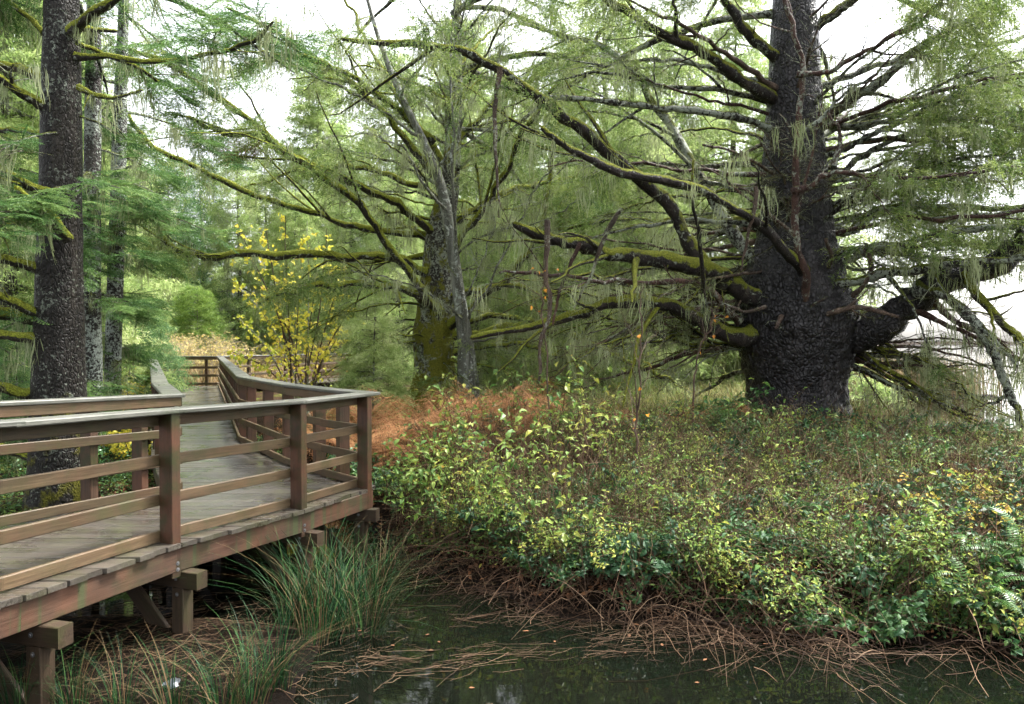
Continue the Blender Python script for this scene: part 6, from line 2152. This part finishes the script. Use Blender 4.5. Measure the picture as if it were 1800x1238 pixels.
    field('shore_grass', 3500, (7.5, 16), (15.5, 19.0), 0.3, 0.014, M_STRAW, 'dry grass on the lake shore behind the giant trunk', 'grass', lean=0.5)
    field('bank_grass', 5000, (-1.5, 7.5), (8.0, 13.5), 0.42, 0.008, M_GRASS, 'thin grass blades among the bank plants', 'grass', lean=0.7)

    # dead stalks floating on the pond and lying on the mud
    def raft(n, cx, cy, sx, sy, ang, sa, zf, Lr=(0.05, 0.38), rr=(0.0008, 0.0022)):
        x, y = r.normal(cx, sx, n), r.normal(cy, sy, n)
        a = r.normal(ang, sa, n)
        L = r.uniform(*Lr, n)
        s = np.linspace(-0.5, 0.5, 4)
        c = np.stack([x, y, 0 * x], -1)[:, None] + np.stack([np.cos(a), np.sin(a), 0 * a], -1)[:, None] * (L[:, None] * s[None])[:, :, None]
        c += np.cumsum(r.normal(0, 0.02, c.shape), 1)
        c[:, :, 2] = zf(c[:, :, 0], c[:, :, 1]) + r.uniform(0.0, 0.012, (n, 1))
        return c, np.repeat(r.uniform(*rr, n)[:, None], 4, 1)
    g = Geo()
    wz = lambda x, y: np.full(x.shape, WATER + 0.002)
    for a in ((55, 0.1, 5.75, 0.55, 0.09, 0.12, 0.25), (40, 1.0, 6.05, 0.35, 0.10, 0.35, 0.3), (80, 0.5, 6.5, 0.5, 0.16, 0.2, 0.6), (50, 1.55, 6.35, 0.3, 0.1, -0.2, 0.5), (60, -0.75, 5.6, 0.35, 0.10, 0.05, 0.3), (40, 2.2, 6.2, 0.4, 0.10, -0.3, 0.4)):
        c, q = raft(*a, wz)
        tubes(g, c, q, 3, r.random(len(c)))
    tag(g.build('floating_stalks', M_STALK), 'raft of dead stalks floating on the dark pond', 'debris', kind='stuff')
    n = 16
    g = Geo()
    b = np.stack([r.normal(0.6, 1.1, n), r.uniform(5.1, 6.6, n), np.full(n, WATER + 0.006)], -1)
    aa = r.uniform(0, 6.28, n)
    leaf_geo(g, b, np.stack([np.cos(aa), np.sin(aa), 0 * aa], -1), np.tile([0, 0, 1.0], (n, 1)), r.uniform(0.03, 0.07, n), r.uniform(0.018, 0.035, n), r.random(n), fold=0.03, droop=0.02)
    tag(g.build('floating_leaves', M_LITTER), 'scattered fallen leaves floating on the dark pond', 'leaves', kind='stuff')
    g = Geo()
    for a in ((500, -3.2, 6.3, 0.8, 0.5, 0.3, 0.8), (300, -2.2, 5.6, 0.7, 0.5, 0.2, 0.9), (260, -3.0, 5.2, 0.8, 0.4, 0.3, 0.9), (200, -1.7, 6.6, 0.4, 0.6, 0.3, 0.9)):
        c, q = raft(*a, lambda x, y: np.maximum(ground_z(x, y), WATER) + 0.004)
        tubes(g, c, q, 3, r.random(len(c)))
    tag(g.build('dead_stalks', M_STALK), 'matted dead stalks on the mud under the boardwalk', 'debris', kind='stuff')


def small_things():
    r = np.random.default_rng(1500)
    m = 1 / F
    # dead branches caught in the limbs
    for ctrl, a, b, mat, lab in (
        ([(878, 118, 11.3), (870, 190, 11.3), (874, 280, 11.3), (880, 380, 11.3)], 5, 2, M_DEAD, 'reddish dead branch dangling straight down from a high limb'),
        ([(962, 388, 11.0), (957, 470, 11.0), (966, 540, 11.0), (950, 600, 11.0), (943, 668, 11.0)], 5, 2.5, M_DEAD, 'pale peeling dead pole leaning on the broken mossy limb'),
        ([(1093, 366, 11.0), (1062, 420, 11.1), (1040, 480, 11.2), (1012, 540, 11.3)], 4.5, 2, M_TWIG, 'dark snapped branch slanting across the broken mossy limb'),
        ([(1020, 428, 11.6), (1000, 480, 11.6), (985, 520, 11.6), (975, 570, 11.6)], 4, 2, M_RED, 'short red dead branch hanging beneath the broken limb'),
        ([(1328, 328, 11.6), (1322, 380, 11.6), (1312, 430, 11.7), (1303, 475, 11.7)], 4, 1.5, M_DEAD, 'bleached splinter hanging beside the giant trunk'),
    ):
        g, path, _f = limb_geo(px_limb(ctrl), a * 11.3 * m, b * 11.3 * m, r, n=16, sides=6, flare=0, snag=True)
        base = path[-1]
        o = empty('dead_branch', tuple(base))
        tag(o, lab, 'branch')
        rel(g, base).build('stem', mat, o, smooth=True)
        gt = Geo()
        twigs_on(path, r, 5, 0.1, 0.9, 0.22, gt, rad=0.006)
        rel(gt, base).build('twigs', mat, o)['kind'] = 'stuff'
    # fallen stick in the pond edge
    g, path, _f = limb_geo(np.array([(0.95, 6.85, WATER + 0.03), (1.4, 6.95, WATER + 0.10), (1.95, 7.1, WATER + 0.22)]), 0.014, 0.008, r, n=12, sides=6, flare=0)
    tag(g.build('fallen_stick', M_DEAD, smooth=True), 'straight brown stick fallen from the bank into the pond', 'stick')
    g, path, _f = limb_geo(np.array([(1.6, 6.4, WATER + 0.02), (2.1, 6.15, WATER + 0.02), (2.6, 6.0, WATER + 0.015)]), 0.010, 0.005, r, n=12, sides=6, flare=0)
    tag(g.build('fallen_stick', M_DEAD, smooth=True), 'thin forked stick floating on the pond below the brambles', 'stick')
    # bare saplings
    for ctrl, a, lab, lv in (
        ([(1128, 905, 8.6), (1130, 800, 8.6), (1134, 690, 8.6), (1136, 580, 8.6), (1140, 500, 8.6)], 4.5, 'slim dark sapling standing alone in the middle of the bank', 5),
        ([(1215, 720, 11.5), (1222, 650, 11.5), (1238, 590, 11.5), (1252, 540, 11.5)], 3, 'thin bent sapling just left of the giant trunk', 5),
        ([(972, 690, 10.5), (968, 620, 10.5), (962, 540, 10.5), (966, 480, 10.5)], 3, 'thin sapling with orange leaves beside the peeling pole', 8),
    ):
        c = px_limb(ctrl)
        d = ctrl[0][2]
        c[0][2] = min(c[0][2], gz(c[0][0], d))
        g, path, _f = limb_geo(c, a * 0.6 * d * m, 0.7 * d * m, r, n=26, sides=6, flare=0.2, wob=0.05, forks=4)
        base = path[0]
        o = empty('sapling', tuple(base))
        tag(o, lab, 'sapling')
        rel(g, base).build('stem', M_STEM_DARK, o, smooth=True)
        gt, gl = Geo(), Geo()
        twigs_on(path, r, 12, 0.25, 1.0, 0.6, gt, rad=0.006, droop=-0.25)
        twigs_on(path, r, 10, 0.35, 1.0, 0.35, gt, rad=0.004, droop=-0.2)
        V = np.concatenate(gt.v)
        i = r.integers(0, len(V), lv)
        leaf_geo(gl, V[i], r.normal(size=(lv, 3)) + np.array([0, 0, -0.6]), norm(np.array([0, 0, 1.0]) + r.normal(0, 0.5, (lv, 3))), r.uniform(0.05, 0.08, lv), r.uniform(0.035, 0.055, lv), r.random(lv))
        rel(gt, base).build('twigs', M_STEM_DARK, o)['kind'] = 'stuff'
        rel(gl, base).build('leaves', M_ORANGE, o)['kind'] = 'stuff'
    # yellow maple by the walkway
    D = 19.0
    c = P(530, 680, D)
    base = np.array([c[0], D, gz(c[0], D)])
    o = empty('yellow_maple_tree', tuple(base))
    tag(o, 'small many-stemmed maple with bright yellow leaves beside the walkway', 'tree')
    gt, gl = Geo(), Geo()
    k = 0
    for px, py in ((400, 480), (430, 420), (470, 400), (505, 380), (540, 390), (575, 400), (600, 470), (620, 540), (420, 560), (460, 500), (560, 480), (590, 600), (500, 470), (410, 620), (525, 540)):
        e = P(px, py, D + r.uniform(-1.2, 1.2))
        b0 = base + np.array([r.normal(0, 0.18), r.normal(0, 0.18), 0])
        mid = b0 * 0.5 + e * 0.5 + np.array([r.normal(0, 0.1), r.normal(0, 0.1), 0.22 * abs(e[0] - b0[0])])
        path = curve_pts(np.array([b0, mid, e]), 14)
        g, path, _f = limb_geo(path, 0.026, 0.008, r, n=14, sides=5, flare=0.1, wob=0.02)
        rel(g, base).build('stem', M_TWIG_PALE if k % 4 == 0 else M_STEM_DARK, o, smooth=True)
        tw = Geo()
        twigs_on(path, r, 15, 0.25, 1.0, 0.75, tw, rad=0.007, droop=0.1)
        V = np.concatenate(tw.v)
        n = 85
        i = r.integers(0, len(V), n)
        leaf_geo(gl, V[i] + r.normal(0, 0.05, (n, 3)), r.normal(size=(n, 3)) + np.array([0, 0, -0.5]), norm(np.array([0, -0.4, 1.0]) + r.normal(0, 0.5, (n, 3))), r.uniform(0.08, 0.15, n), r.uniform(0.07, 0.13, n), np.clip(r.normal(0.45 - 0.25 * (px < 450 and py > 540), 0.22, n), 0, 1))
        gt.v += tw.v
        gt.f += [f + gt.n for f in tw.f]
        gt.r += tw.r
        gt.m += tw.m
        gt.n += tw.n
        k += 1
    rel(gt, base).build('twigs', M_STEM_DARK, o)['kind'] = 'stuff'
    rel(gl, base).build('leaves', M_YELLOW, o)['kind'] = 'stuff'
    # loose yellow leaves of a vine on the mossy spruce's limbs
    # crumpled white paper-like scrap on the mud
    g = Geo()
    n = 9
    u, v = np.meshgrid(np.linspace(-1, 1, n), np.linspace(-1, 1, n))
    V = np.stack([0.045 * u + 0.02 * v * v, 0.03 * v, 0.05 + 0.035 * np.sin(3 * u + v) + 0.03 * v * v], -1).reshape(-1, 3)
    V = V + 0.012 * np.stack([vnoise(V * 30, s) for s in (1, 2, 3)], -1)
    i, j = np.meshgrid(np.arange(n - 1), np.arange(n - 1))
    a = (j * n + i).ravel()
    g.add(V, np.stack([a, a + 1, a + n + 1, a + n], -1))
    o = g.build('paper_scrap', plain_mat('white_scrap', (0.38, 0.40, 0.43), 0.5, var=0.25, scale=25), smooth=True)
    x, y = px2x(293, 5.05), 5.05
    o.location = (x, y, max(gz(x, y), WATER) + 0.0)
    o.rotation_euler = (0.9, 0.2, 0.4)
    tag(o, 'crumpled white scrap on the mud at the lower edge', 'litter')


shrubs()
masses()
small_things()
